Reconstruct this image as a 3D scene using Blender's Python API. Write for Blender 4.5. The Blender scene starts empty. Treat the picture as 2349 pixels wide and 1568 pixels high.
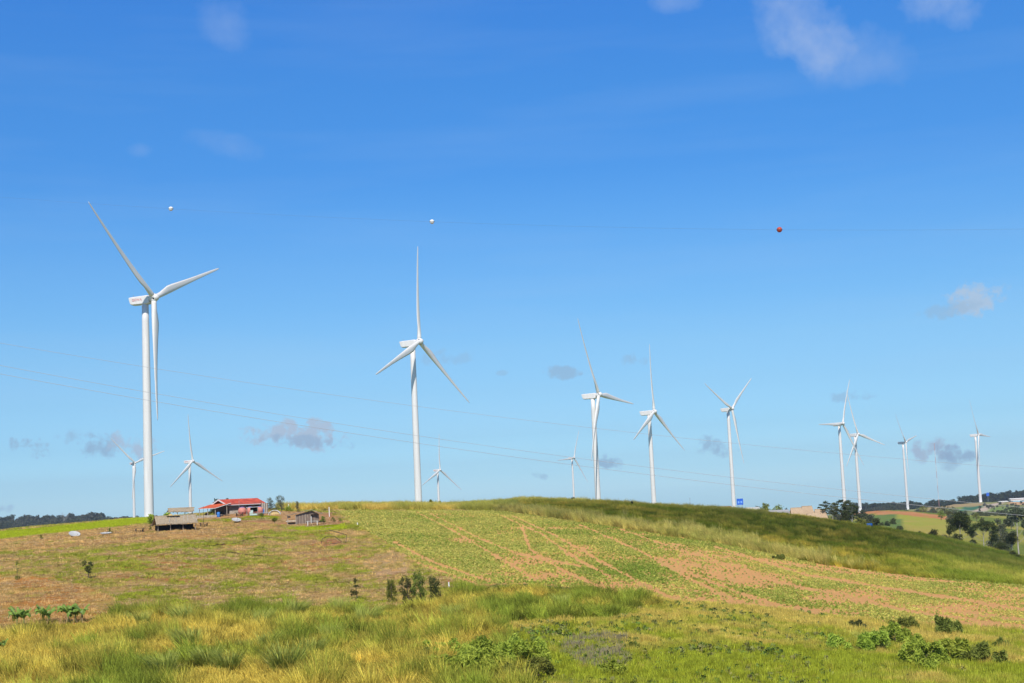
import bpy, math, random
import numpy as np
from mathutils import Vector, Matrix
C = bpy.context.scene.collection
R_ = math.radians
# ------------------------------------------------------------------ camera
W0, H0 = 2349.0, 1568.0                       # the photograph was measured at this size
FPX = 50 / 36 * W0
roll = math.atan(.0463); pitch = math.atan(355 * math.cos(roll) / FPX)
cF = np.array([0, math.cos(pitch), math.sin(pitch)]); cR0 = np.array([1., 0, 0]); cU0 = np.array([0, -math.sin(pitch), math.cos(pitch)])
cR = cR0 * math.cos(roll) - cU0 * math.sin(roll); cU = cU0 * math.cos(roll) + cR0 * math.sin(roll)
cam_d = bpy.data.cameras.new('camera'); cam = bpy.data.objects.new('camera', cam_d); C.objects.link(cam)
cam_d.lens = 50; cam_d.sensor_width = 36; cam_d.clip_end = 60000; cam_d.clip_start = .5
m = Matrix.Identity(4)
for i in range(3):
    m[i][0] = cR[i]; m[i][1] = cU[i]; m[i][2] = -cF[i]
cam.matrix_world = m
bpy.context.scene.camera = cam
def ray(px, py):
    d = cF + cR * (px - W0 / 2) / FPX - cU * (py - H0 / 2) / FPX
    return d / d[1]
def proj(P):
    d = P @ cF; d = np.where(d > 1, d, 1e9)
    return W0 / 2 + FPX * (P @ cR) / d, H0 / 2 - FPX * (P @ cU) / d
# ------------------------------------------------------------------ sun, sky, exposure
SUN_EL, SUN_AZ = 48.0, 5.0                    # azimuth from straight behind the camera towards the left
sdir = Vector((-math.sin(R_(SUN_AZ)) * math.cos(R_(SUN_EL)), -math.cos(R_(SUN_AZ)) * math.cos(R_(SUN_EL)), math.sin(R_(SUN_EL))))
sl = bpy.data.lights.new('sun', 'SUN'); sl.energy = 5.0; sl.angle = R_(.5); sl.color = (1, .94, .83)
so = bpy.data.objects.new('sun', sl); C.objects.link(so); so.rotation_euler = sdir.to_track_quat('Z', 'Y').to_euler(); so.location = (0, -50, 200)
sc = bpy.context.scene
sc.view_settings.view_transform = 'Standard'; sc.view_settings.look = 'None'; sc.view_settings.exposure = 0; sc.view_settings.gamma = 1
world = bpy.data.worlds.new('World'); sc.world = world; world.use_nodes = True
nt = world.node_tree; nt.nodes.clear()
def N(t, **k):
    n = nt.nodes.new(t)
    for a, b in k.items():
        if a.startswith('i'): n.inputs[int(a[1:])].default_value = b
        else: setattr(n, a, b)
    return n
def Lk(a, b): nt.links.new(a, b)
def MATH(op, a, b=None, c=None, clamp=False):
    n = nt.nodes.new('ShaderNodeMath'); n.operation = op; n.use_clamp = clamp
    for i, v in enumerate((a, b, c)):
        if v is None: continue
        if isinstance(v, (int, float)): n.inputs[i].default_value = v
        else: nt.links.new(v, n.inputs[i])
    return n.outputs[0]
def MIX(fac, a, b, mode='MIX'):
    n = nt.nodes.new('ShaderNodeMix'); n.data_type = 'RGBA'; n.blend_type = mode
    for s, v in ((0, fac), (6, a), (7, b)):
        if isinstance(v, (int, float)): n.inputs[s].default_value = v
        elif isinstance(v, tuple): n.inputs[s].default_value = (*v[:3], 1)
        else: nt.links.new(v, n.inputs[s])
    return n.outputs[2]
sky = N('ShaderNodeTexSky'); sky.sky_type = 'NISHITA'; sky.sun_disc = False
sky.sun_elevation = R_(SUN_EL); sky.sun_rotation = R_(180 + SUN_AZ); sky.altitude = 300; sky.air_density = 1.0; sky.dust_density = .6; sky.ozone_density = 1.5
tcw = N('ShaderNodeTexCoord')
sep = N('ShaderNodeSeparateXYZ'); Lk(tcw.outputs['Generated'], sep.inputs[0])
# colour of the clear tropical sky by height above the horizon (relative to the sky texture)
ramp = N('ShaderNodeValToRGB'); Lk(MATH('MULTIPLY', sep.outputs[2], 2.0, clamp=True), ramp.inputs[0])
#SKYGAIN_BEGIN
SKYGAIN = [(0.004, (0.621, 1.028, 1.562)), (0.031, (0.493, 0.874, 1.372)), (0.086, (0.385, 0.665, 1.014)), (0.147, (0.377, 0.622, 0.887)), (0.208, (0.382, 0.631, 0.861)), (0.269, (0.334, 0.621, 0.878)), (0.329, (0.311, 0.616, 0.9)), (0.389, (0.26, 0.599, 0.931)), (0.448, (0.21, 0.57, 0.952)), (0.564, (0.202, 0.595, 1.018)), (0.67, (0.195, 0.606, 1.101))]
#SKYGAIN_END
SKYGAIN = SKYGAIN + [(1.0, tuple(v * .5 for v in SKYGAIN[-1][1]))]   # deep blue overhead
e = ramp.color_ramp.elements
while len(e) < len(SKYGAIN): e.new(.5)
for el, (p_, c_) in zip(e, SKYGAIN): el.position = p_; el.color = (*c_, 1)
skyc = MIX(1.0, sky.outputs[0], ramp.outputs[0], 'MULTIPLY')
# thin fair-weather clouds, each at its own direction in the sky
wn = N('ShaderNodeTexNoise'); wn.inputs['Scale'].default_value = 17; wn.inputs['Detail'].default_value = 6; wn.inputs['Roughness'].default_value = .62
Lk(tcw.outputs['Generated'], wn.inputs['Vector'])
wn2 = N('ShaderNodeTexNoise'); wn2.inputs['Scale'].default_value = 95; wn2.inputs['Detail'].default_value = 5; wn2.inputs['Roughness'].default_value = .6
Lk(tcw.outputs['Generated'], wn2.inputs['Vector'])
CLOUDS = [  # px, py, half width, half height, slant, strength, coarse noise, colour
    (1855, 45, 100, 75, -.35, .75, 1, 0), (1950, 110, 130, 55, -.25, .42, 1, 0), (2160, 8, 85, 52, 0, .8, 1, 0), (1545, 3, 60, 22, 0, .45, 1, 0),
    (515, 50, 62, 40, -.6, .36, 1, 0), (485, 325, 80, 25, -.25, .3, 1, 0), (322, 344, 24, 12, 0, .2, 1, 0),
    (2240, 688, 50, 30, 0, .85, 0, 1), (2175, 712, 55, 13, .15, .5, 0, 2),
    (1285, 856, 42, 12, 0, .7, 0, 2), (1455, 826, 28, 10, 0, .5, 0, 2), (1955, 909, 45, 10, 0, .5, 0, 2), (1020, 822, 45, 14, 0, .35, 0, 2),
    (632, 995, 64, 21, 0, .95, 0, 1), (715, 1003, 62, 22, -.1, 1.0, 0, 1), (730, 985, 28, 18, 0, .9, 0, 1), (700, 1013, 84, 10, -.1, .7, 0, 2),
    (72, 1024, 32, 16, -.35, .85, 0, 2), (170, 1004, 30, 14, 0, .55, 0, 2), (240, 1025, 38, 20, -.1, .8, 0, 2), (300, 1022, 42, 21, -.2, .85, 0, 1),
    (1643, 1026, 34, 16, -.2, .65, 0, 2), (1398, 1060, 28, 12, -.2, .75, 0, 2), (1240, 1093, 14, 6, -.3, .5, 0, 2),
    (2140, 1033, 34, 19, 0, .85, 0, 1), (2185, 1040, 36, 14, -.15, .8, 0, 2), (2170, 1062, 24, 12, 0, .5, 0, 2),
    (1155, 856, 12, 5, 0, .4, 0, 2), (12, 1166, 14, 7, 0, .45, 0, 2),
]
def slin(c): return tuple((v / 255 / 12.92 if v <= 10 else ((v / 255 + .055) / 1.055) ** 2.4) / .15 for v in c)
CCOL = [slin((172, 194, 232)), slin((180, 202, 226)), slin((150, 186, 218))]
def dotn(vec):
    n = nt.nodes.new('ShaderNodeVectorMath'); n.operation = 'DOT_PRODUCT'; Lk(tcw.outputs['Generated'], n.inputs[0]); n.inputs[1].default_value = tuple(vec); return n.outputs['Value']
for (px, py, hw, hh, sl_, st, coarse, col) in CLOUDS:
    c = ray(px, py); c = c / np.linalg.norm(c)
    e1 = np.cross(c, [0, 0, 1.]); e1 /= np.linalg.norm(e1); e2 = np.cross(e1, c)
    a = sl_; f1 = e1 * math.cos(a) + e2 * math.sin(a); f2 = e2 * math.cos(a) - e1 * math.sin(a)
    x = MATH('MULTIPLY', dotn(f1), FPX / (hw * 1.35)); y = MATH('MULTIPLY', dotn(f2), FPX / (hh * 1.5))
    r2 = MATH('ADD', MATH('MULTIPLY', x, x), MATH('MULTIPLY', y, y))
    front = MATH('GREATER_THAN', dotn(c), .5)
    nz = (wn if coarse else wn2).outputs['Fac']
    v = MATH('ADD', MATH('SUBTRACT', .9, r2), MATH('MULTIPLY', MATH('SUBTRACT', nz, .5), 5.4 if not coarse else 3.6))
    v = MATH('MULTIPLY', MATH('MULTIPLY', v, 1.1 if not coarse else .6, clamp=True), MATH('SUBTRACT', 1.9, r2, clamp=True))
    v = MATH('MULTIPLY', MATH('MULTIPLY', v, st), front)
    skyc = MIX(v, skyc, CCOL[col])
mpc = N('ShaderNodeMapping'); mpc.inputs['Scale'].default_value = (1.2, 1.2, 11); mpc.inputs['Rotation'].default_value = (0, R_(4), 0); Lk(tcw.outputs['Generated'], mpc.inputs[0])
wc = N('ShaderNodeTexNoise'); wc.inputs['Scale'].default_value = 2.6; wc.inputs['Detail'].default_value = 7; wc.inputs['Roughness'].default_value = .55; Lk(mpc.outputs[0], wc.inputs['Vector'])
skyc = MIX(MATH('MULTIPLY', MATH('MULTIPLY', MATH('SUBTRACT', wc.outputs['Fac'], .48), 3.0, clamp=True), .10), skyc, slin((190, 214, 240)))   # faint high streaks
bg = N('ShaderNodeBackground'); bg.inputs[1].default_value = .15; Lk(skyc, bg.inputs[0])
wo = N('ShaderNodeOutputWorld'); Lk(bg.outputs[0], wo.inputs[0])
try:
    world.cycles.sampling_method = 'MANUAL'; world.cycles.sample_map_resolution = 256
except Exception: pass
# ------------------------------------------------------------------ noise helpers
def _h(ix, iy, s):
    n = (ix.astype(np.int64) * 374761393 + iy.astype(np.int64) * 668265263 + s * 1442695) & 0xffffffff
    n = ((n ^ (n >> 13)) * 1274126177) & 0xffffffff
    return ((n ^ (n >> 16)) & 0xffff) / 65535.0
def vn(x, y, s=0):
    ix = np.floor(x); iy = np.floor(y); fx = x - ix; fy = y - iy; fx = fx * fx * (3 - 2 * fx); fy = fy * fy * (3 - 2 * fy)
    a = _h(ix, iy, s); b = _h(ix + 1, iy, s); c = _h(ix, iy + 1, s); d = _h(ix + 1, iy + 1, s)
    return (a * (1 - fx) + b * fx) * (1 - fy) + (c * (1 - fx) + d * fx) * fy
def fbm(x, y, s=0, o=4):
    t = 0; A = .5; w = 0
    for i in range(o): t = t + A * vn(x * 2 ** i, y * 2 ** i, s + i * 17); w += A; A *= .55
    return t / w
# ------------------------------------------------------------------ the lie of the land (eye level is z = 0)
HZ = lambda px: 1139 - .0463 * (px - W0 / 2)
PTS = []
def cp(px, py, D): r = ray(px, py); PTS.append((r[0] * D, D, r[2] * D))
def cz(px, D, z): r = ray(px, HZ(px)); PTS.append((r[0] * D, D, z))
for t in [(0,1568,105),(300,1568,102),(600,1568,100),(1174,1568,97),(1800,1568,96),(2349,1568,104),
          (0,1437,150),(0,1330,187),(0,1262,222),(0,1245,246),(0,1222,290),(300,1194,305),(300,1215,262),(300,1260,218),(300,1330,182),(300,1400,158),(150,1437,150),
          (400,1217,250),(420,1192,300),(400,1260,216),(530,1185,287),(540,1172,330),(530,1210,262),(530,1250,226),(530,1330,186),(530,1400,158),(600,1460,130),(900,1460,128),
          (697,1204,258),(700,1176,300),(680,1250,224),(700,1330,184),(700,1400,155),(800,1174,298),(800,1168,330),(800,1204,250),(870,1240,225),(930,1300,187),(1050,1345,163),(960,1400,150),
          (1000,1172,300),(1000,1215,247),(1000,1260,212),(1060,1166,335),(1180,1173,300),(1200,1155,362),(1200,1250,215),(1200,1335,163),(1174,1430,135),
          (1400,1203,268),(1400,1163,365),(1400,1260,208),(1400,1330,167),(1400,1400,140),(1400,1480,117),
          (1640,1240,250),(1640,1176,352),(1640,1300,197),(1640,1360,164),(1640,1450,128),
          (1900,1292,236),(1900,1200,342),(1900,1245,282),(1900,1400,158),(1900,1500,118),
          (2150,1322,226),(2150,1246,312),(2150,1400,172),(2150,1480,130),(2349,1343,220),(2349,1312,268),(2349,1400,180),(2349,1455,146),
          (2100,1240,480),(2100,1210,640),(2080,1173,900),(2210,1194,850),(1970,1180,880),(1960,1215,520),(2300,1260,480),(2300,1200,900),(2300,1185,1250),(2200,1225,560),(2349,1240,560),(2349,1300,420)]: cp(*t)
for t in [(0,450,-9),(0,800,-24),(300,450,-5),(300,670,-9),(343,1000,-25),(530,450,-5),(700,450,-5),(960,450,-6),(960,850,-22),(1200,450,-5),(1374,450,-8),(1680,450,-9.2),(1830,450,-10.6),(1722,482,-9.6),(1778,472,-10.0),(1600,480,-8.6),(1920,450,-13.4),(2000,420,-16.5),
          (2200,400,-20),(1680,800,-24),(1374,900,-32),(1870,700,-19),(2080,1250,-35),(2080,1700,-46),(2200,1700,-46),(2083,2310,-53.5),(2000,2400,-57),(2110,2500,-60),(2250,2100,-41),(2349,2100,-44),(1950,1700,-43),(1680,1500,-38),(1174,1500,-45),(600,1500,-34),(0,1500,-34),
          (0,2600,-22),(300,2600,-24),(600,2600,-40),(1174,2600,-50),(1680,2600,-62),(1500,1500,-44),(1900,2600,-60),(2250,2600,-56),(2349,2600,-54),(0,5000,-130),(1174,5000,-130),(1680,5000,-150),(2349,5000,-130),(0,9000,-230),(1174,9000,-230),(2349,9000,-230)]: cz(*t)
for t in [(-300,90,-13),(-700,300,-14),(-700,900,-30),(3000,90,-16),(3000,300,-24),(3200,900,-42),(3200,2500,-45),(-900,2500,-25),(-900,5000,-130),(3300,5000,-130)]: cz(*t)
for x, y, z in [(0,60,-11.5),(0,30,-7),(0,8,-3),(0,0,-1.8),(0,-30,-1.5),(0,-80,-1.5),(60,-40,-2),(-60,-40,-2),(40,0,-4),(-40,0,-4),(60,40,-12),(-60,40,-11),(30,20,-7),(-30,20,-6.5),(150,0,-10),(-150,0,-10)]: PTS.append((x, y, z))
PTS = np.array(PTS)
def par(x, y): k = np.sqrt(y * y + 3600.); return 2.4 * x / k, np.arcsinh(y / 60.)
_u, _v = par(PTS[:, 0], PTS[:, 1])
def _phi(r2): return .5 * r2 * np.log(r2 + 1e-12)
_n = len(PTS); _A = np.zeros((_n + 3, _n + 3))
_A[:_n, :_n] = _phi((_u[:, None] - _u) ** 2 + (_v[:, None] - _v) ** 2) + np.eye(_n) * 1e-4
_P = np.stack([np.ones(_n), _u, _v], 1); _A[:_n, _n:] = _P; _A[_n:, :_n] = _P.T
_w = np.linalg.solve(_A, np.concatenate([PTS[:, 2], np.zeros(3)]))
def Zb(x, y):
    x = np.atleast_1d(np.asarray(x, float)); y = np.atleast_1d(np.asarray(y, float)); out = np.empty(len(x)); u, v = par(x, y)
    for i in range(0, len(x), 20000):
        a = u[i:i + 20000]; b = v[i:i + 20000]
        out[i:i + 20000] = _phi((a[:, None] - _u) ** 2 + (b[:, None] - _v) ** 2) @ _w[:_n] + _w[_n] + _w[_n + 1] * a + _w[_n + 2] * b
    return out
def Z(x, y):
    x = np.atleast_1d(np.asarray(x, float)); y = np.atleast_1d(np.asarray(y, float))
    z = Zb(x, y); d = np.clip(y / 300., .1, 4)
    return z + (fbm(x / 22, y / 22, 3, 3) - .5) * .9 * d + (fbm(x / 4., y / 4., 9, 2) - .5) * .28
def ground(px, py, D0=80, D1=420):
    D = np.arange(D0, D1, .5); r = ray(px, py); z = Z(r[0] * D, D); k = np.argmax(z >= r[2] * D)
    if not (z >= r[2] * D).any(): k = int(np.argmin(np.abs(z - r[2] * D)))
    return Vector((r[0] * D[k], D[k], z[k]))
def gat(px, D):                                # a spot D metres out, in the direction of picture column px
    r = ray(px, HZ(px)); return Vector((r[0] * D, D, float(Z(r[0] * D, D)[0])))
def inpoly(x, y, poly):
    r = np.zeros(len(x), bool); n = len(poly)
    for i in range(n):
        x1, y1 = poly[i]; x2, y2 = poly[(i + 1) % n]
        if y1 == y2: continue
        c = ((y1 > y) != (y2 > y)) & (x < (x2 - x1) * (y - y1) / (y2 - y1) + x1); r ^= c
    return r
def segd(px, py, pts):
    d = np.full(len(px), 1e9)
    for (x1, y1), (x2, y2) in zip(pts[:-1], pts[1:]):
        vx, vy = x2 - x1, y2 - y1; t = np.clip(((px - x1) * vx + (py - y1) * vy) / (vx * vx + vy * vy), 0, 1)
        d = np.minimum(d, np.hypot((px - x1 - t * vx), (py - y1 - t * vy) * 1.6))
    return d
# outlines of the kinds of ground, measured in the picture and laid onto the land
POLY = {
 'crop': [(772,1173),(1180,1173),(1400,1206),(1640,1243),(1900,1294),(2150,1324),(2500,1352),(3200,1430),(3200,1580),(2349,1453),(2200,1443),(2000,1433),(1800,1402),(1550,1384),(1450,1362),(1200,1338),(1075,1345),(965,1300),(880,1240),(805,1200)],
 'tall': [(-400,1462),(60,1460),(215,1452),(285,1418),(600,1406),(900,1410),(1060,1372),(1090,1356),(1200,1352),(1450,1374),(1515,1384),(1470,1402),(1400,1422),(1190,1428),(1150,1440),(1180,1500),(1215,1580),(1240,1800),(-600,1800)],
 'low': [(1150,1440),(1190,1428),(1400,1422),(1515,1375),(1550,1384),(1800,1402),(2000,1433),(2200,1443),(2349,1453),(3200,1580),(3500,2300),(1240,2300),(1215,1580)],
 'bright': [(-300,1232),(0,1221),(150,1207),(300,1191),(350,1188),(350,1200),(150,1222),(0,1238),(-300,1255)],
 'yard': [(440,1187),(640,1172),(760,1178),(790,1200),(760,1215),(640,1205),(540,1196),(440,1200)],
 'yardgrass': [(640,1213),(690,1208),(790,1203),(800,1215),(700,1221)],
 'yardgrass2': [(440,1193),(560,1187),(570,1193),(450,1199)],
 'moundgrass': [(545,1192),(570,1182),(640,1184),(650,1196)],
 'red': [(-200,1300),(60,1325),(180,1340),(260,1370),(280,1395),(215,1430),(60,1440),(-300,1440)],
 'brown': [(-300,1240),(150,1222),(340,1203),(480,1197),(560,1200),(640,1212),(500,1235),(300,1245),(100,1262),(-300,1290)],
 'earth1': [(690,1245),(770,1235),(800,1250),(720,1262)],
 'strawp': [(830,1290),(900,1262),(950,1290),(930,1320),(860,1325)],
}
DARKB = [(1100,1165),(1180,1176),(1400,1208),(1640,1246),(1900,1298),(2150,1328),(2500,1356),(3200,1434)]
TRK = [[(960,1178),(1045,1222),(1130,1272),(1235,1334)],[(985,1178),(1100,1236),(1190,1272),(1330,1300)],[(1150,1184),(1245,1228),(1320,1282),(1400,1325)],[(1175,1184),(1270,1228),(1380,1290),(1500,1355),(1560,1383)],
       [(1480,1272),(1590,1333),(1700,1388)],[(1330,1205),(1460,1262),(1600,1325),(1800,1400)],[(1420,1215),(1560,1262),(1800,1340),(2100,1405),(2349,1440)],[(1640,1255),(1850,1320),(2349,1400)],
       [(880,1250),(950,1290),(1090,1340)],[(905,1245),(990,1290),(1120,1334)],[(1700,1395),(1850,1408),(2050,1436),(2349,1450)],[(1200,1215),(1215,1260),(1290,1310),(1380,1350)]]
BARE = [(1200,1285,90,28),(1270,1322,90,18),(1420,1342,90,16),(1660,1385,110,16),(1850,1405,90,14),(2150,1435,190,12),(1330,1262,60,20),(1740,1330,120,22),(1950,1370,160,26),(2200,1395,120,16),(1060,1240,40,12),(1560,1300,50,16)]
def cropcover(px, py, x, y):
    t = np.full(len(px), 1.)
    for T in TRK:
        w = 2.0 + (py - 1172) * .026
        t = np.minimum(t, np.clip((segd(px, py, T) - w * (.15 + .8 * vn(x / 3., y / 3., 41))) / (w * 1.1), 0, 1))
    b = np.zeros(len(px))
    for cx, cy, rx, ry in BARE: b = np.maximum(b, 1 - np.clip(((px - cx) / rx) ** 2 + ((py - cy) / ry) ** 2, 0, 1))
    n = fbm(x / 14, y / 14, 51, 4)
    base = np.clip(.22 + (fbm(x / 3.5, y / 3.5, 52, 3) - .5) * .9 + (n - .40 + .30 * (1 - np.clip((px - 1000) / 600, 0, 1))) * 2.1, .06, 1)
    return np.clip(t * base * (1 - .93 * np.clip(b * 1.1 * (.4 + n), 0, 1)), 0, 1)
# ------------------------------------------------------------------ material helpers
MATS = {}
def mat(name, col, rough=.85, spec=.2, var=.12, vscale=3., bump=0., bscale=20., col2=None, stretch=None, metal=0., transl=0., rnd=0., inst=False, hue=.0):
    if name in MATS: return MATS[name]
    global nt
    keep = nt
    M_ = bpy.data.materials.new(name); M_.use_nodes = True; nt = M_.node_tree; b = nt.nodes['Principled BSDF']
    tc = nt.nodes.new('ShaderNodeTexCoord'); vec = tc.outputs['Object']
    if stretch:
        mp = nt.nodes.new('ShaderNodeMapping'); mp.inputs['Scale'].default_value = stretch; Lk(vec, mp.inputs[0]); vec = mp.outputs[0]
    n1 = nt.nodes.new('ShaderNodeTexNoise'); n1.inputs['Scale'].default_value = vscale; n1.inputs['Detail'].default_value = 5; Lk(vec, n1.inputs['Vector'])
    c1 = tuple(max(0, v * (1 - var)) for v in col); c2 = col2 or tuple(min(1, v * (1 + var)) for v in col)
    f = MATH('MULTIPLY', MATH('SUBTRACT', n1.outputs['Fac'], .32), 2.8, clamp=True)
    out = MIX(f, c1, c2)
    if inst:
        at = nt.nodes.new('ShaderNodeAttribute'); at.attribute_type = 'INSTANCER'; at.attribute_name = 'gcol'
        out = MIX(1., out, at.outputs['Color'], 'MULTIPLY')
    if rnd:
        oi = nt.nodes.new('ShaderNodeObjectInfo'); hs = nt.nodes.new('ShaderNodeHueSaturation')
        Lk(MATH('ADD', MATH('MULTIPLY', oi.outputs['Random'], rnd), 1 - rnd / 2), hs.inputs['Value']); Lk(MATH('ADD', MATH('MULTIPLY', oi.outputs['Random'], .03), .485), hs.inputs['Hue'])
        Lk(out, hs.inputs['Color']); out = hs.outputs[0]
    Lk(out, b.inputs['Base Color']); b.inputs['Roughness'].default_value = rough; b.inputs['Specular IOR Level'].default_value = spec; b.inputs['Metallic'].default_value = metal
    if bump:
        n2 = nt.nodes.new('ShaderNodeTexNoise'); n2.inputs['Scale'].default_value = bscale; n2.inputs['Detail'].default_value = 6; Lk(vec, n2.inputs['Vector'])
        bp = nt.nodes.new('ShaderNodeBump'); bp.inputs['Strength'].default_value = bump; bp.inputs['Distance'].default_value = .1; Lk(n2.outputs['Fac'], bp.inputs['Height']); Lk(bp.outputs[0], b.inputs['Normal'])
    if transl:
        tr = nt.nodes.new('ShaderNodeBsdfTranslucent'); Lk(out, tr.inputs[0]); mx = nt.nodes.new('ShaderNodeMixShader'); mx.inputs[0].default_value = transl
        Lk(b.outputs[0], mx.inputs[1]); Lk(tr.outputs[0], mx.inputs[2]); Lk(mx.outputs[0], nt.nodes['Material Output'].inputs[0])
    nt = keep; MATS[name] = M_; return M_
# ------------------------------------------------------------------ mesh helpers
class MB:
    def __init__(s): s.v = []; s.f = []
    def add(s, v, f): k = len(s.v); s.v += [tuple(p) for p in v]; s.f += [tuple(i + k for i in q) for q in f]; return s
    def box(s, c, d, rz=0, rx=0, ry=0):
        h = [x / 2 for x in d]; M_ = Matrix.Rotation(rz, 3, 'Z') @ Matrix.Rotation(ry, 3, 'Y') @ Matrix.Rotation(rx, 3, 'X')
        v = [Vector(c) + M_ @ Vector((x * h[0], y * h[1], z * h[2])) for x in (-1, 1) for y in (-1, 1) for z in (-1, 1)]
        return s.add(v, [(0, 1, 3, 2), (4, 6, 7, 5), (0, 4, 5, 1), (2, 3, 7, 6), (0, 2, 6, 4), (1, 5, 7, 3)])
    def tube(s, pts, rad, n=8, cap=True):
        pts = [Vector(p) for p in pts]; rad = rad if isinstance(rad, (list, tuple)) else [rad] * len(pts); v = []; f = []
        for i, p in enumerate(pts):
            t = (pts[min(i + 1, len(pts) - 1)] - pts[max(i - 1, 0)]).normalized(); a = t.orthogonal().normalized() if i == 0 else (a - t * a.dot(t)).normalized(); b = t.cross(a)
            v += [p + (a * math.cos(q * 2 * math.pi / n) + b * math.sin(q * 2 * math.pi / n)) * rad[i] for q in range(n)]
        for i in range(len(pts) - 1):
            for q in range(n): f.append((i * n + q, i * n + (q + 1) % n, (i + 1) * n + (q + 1) % n, (i + 1) * n + q))
        if cap: f += [tuple(range(n))[::-1], tuple((len(pts) - 1) * n + q for q in range(n))]
        return s.add(v, f)
    def lathe(s, prof, n=24, c=(0, 0, 0), ax='Z'):
        v = []; f = []
        for r, z in prof:
            for q in range(n):
                a = q * 2 * math.pi / n; p = (r * math.cos(a), r * math.sin(a), z)
                if ax == 'X': p = (z, r * math.cos(a), r * math.sin(a))
                v.append((p[0] + c[0], p[1] + c[1], p[2] + c[2]))
        for i in range(len(prof) - 1):
            for q in range(n): f.append((i * n + q, i * n + (q + 1) % n, (i + 1) * n + (q + 1) % n, (i + 1) * n + q))
        f += [tuple(range(n))[::-1], tuple((len(prof) - 1) * n + q for q in range(n))]
        return s.add(v, f)
    def mesh(s, name, m_, smooth=False):
        me = bpy.data.meshes.new(name); me.from_pydata(s.v, [], s.f); me.materials.append(m_)
        if smooth: me.polygons.foreach_set('use_smooth', [True] * len(me.polygons))
        me.update(); return me
    def build(s, name, m_, parent=None, smooth=False, loc=None, rz=0):
        o = bpy.data.objects.new(name, s.mesh(name, m_, smooth)); C.objects.link(o)
        if parent: o.parent = parent
        if loc is not None: o.location = loc
        if rz: o.rotation_euler = (0, 0, rz)
        return o
def tag(o, label=None, cat=None, group=None, kind=None):
    for k, v in (('label', label), ('category', cat), ('group', group), ('kind', kind)):
        if v: o[k] = v
    return o
def empty(name, loc, rz=0, label=None, cat=None, group=None):
    o = bpy.data.objects.new(name, None); C.objects.link(o); o.location = loc; o.rotation_euler = (0, 0, rz); o.empty_display_size = .5
    return tag(o, label, cat, group)
def copy_tree(o, parent=None):
    c = o.copy(); C.objects.link(c); c.parent = parent
    for ch in [q for q in bpy.data.objects if q.parent == o]: copy_tree(ch, c)
    return c
def npmesh(name, v, f, m_, smooth=False):
    me = bpy.data.meshes.new(name); v = np.asarray(v, np.float32); f = np.asarray(f, np.int32); k = f.shape[1]
    me.vertices.add(len(v)); me.vertices.foreach_set('co', v.ravel()); me.loops.add(f.size); me.loops.foreach_set('vertex_index', f.ravel())
    me.polygons.add(len(f)); me.polygons.foreach_set('loop_start', np.arange(0, f.size, k, dtype=np.int32)); me.polygons.foreach_set('loop_total', np.full(len(f), k, np.int32))
    me.materials.append(m_); me.update(calc_edges=True)
    if smooth: me.polygons.foreach_set('use_smooth', np.ones(len(f), bool))
    return me
# ------------------------------------------------------------------ ground sheet
us = np.concatenate([np.linspace(-2.2, -.46, 34, endpoint=False), np.arange(-.46, .46, .0036), np.linspace(.46, 2.2, 35)])
ts = np.concatenate([np.arange(math.asinh(-90 / 60), math.asinh(85 / 60), .04), np.arange(math.asinh(85 / 60), math.asinh(420 / 60), .0042), np.arange(math.asinh(420 / 60), math.asinh(12000 / 60), .012)])
yy = np.sinh(ts) * 60; GX = (us[None, :] * np.sqrt(yy[:, None] ** 2 + 900)).ravel(); GY = np.repeat(yy, len(us)); GZ = Z(GX, GY)
gv = np.stack([GX, GY, GZ], 1); nr, nc = len(ts), len(us)
ii = (np.arange(nr - 1)[:, None] * nc + np.arange(nc - 1)).ravel(); gf = np.stack([ii, ii + 1, ii + nc + 1, ii + nc], 1)
ppx, ppy = proj(gv); near = (GY > 60) & (GY < 420)
A_ = np.zeros((len(gv), 3)); B_ = np.zeros((len(gv), 3)); K_ = np.full(len(gv), .5)   # two colours and their balance
def zone(mk, a, b, k): A_[mk] = a; B_[mk] = b; K_[mk] = k if np.isscalar(k) else k[mk]
big = fbm(GX / 30, GY / 30, 5, 4); mid = fbm(GX / 7, GY / 12, 6, 4)
allm = np.ones(len(gv), bool)
zone(allm, (.15, .17, .05), (.30, .26, .09), np.clip((big - .3) * 2.2, 0, 1))
left = near & (ppx < 1120)
zone(left, (.30, .28, .055), (.54, .35, .16), np.clip((fbm(GX / 4, GY / 6, 16, 4) - .5) * 1.6 + .42, 0, 1))
jit = (fbm(GX / 3.2, GY / 3.2, 8, 3) - .5) * 26 * np.clip((ppy - 1170) / 120, .12, 1)
def inz(name, j=1.): return near & inpoly(ppx + jit * j, ppy + jit * j * .6, POLY[name])
ter = left & (fbm(GX / 16, GY / 2.6, 131, 3) > .63) & (ppy > 1205) & (ppy < 1345)
zone(ter, (.50, .24, .10), (.40, .26, .12), mid)
zone(inz('brown'), (.40, .25, .09), (.58, .34, .15), mid)
zone(inz('red', 3.), (.56, .27, .10), (.50, .34, .12), np.clip((mid - .35) * 2.5, 0, 1))
zone(inz('strawp', 2.), (.58, .38, .22), (.44, .34, .13), np.clip((mid - .4) * 2.5, 0, 1))
zone(inz('earth1'), (.48, .20, .10), (.40, .25, .14), mid)
zone(inz('yard', .4), (.52, .26, .14), (.52, .33, .16), mid)
for q in ('yardgrass', 'yardgrass2', 'moundgrass', 'bright'): zone(inz(q, .35), (.27, .31, .02), (.34, .31, .05), np.clip((mid - .3) * 1.5, 0, 1))
dark = near & (GY > 235) & (ppx > 1060) & (ppy < np.interp(ppx, [p[0] for p in DARKB], [p[1] for p in DARKB]))
zone(dark, (.14, .17, .03), (.26, .22, .05), np.clip((mid - .3) * 2, 0, 1))
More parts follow.
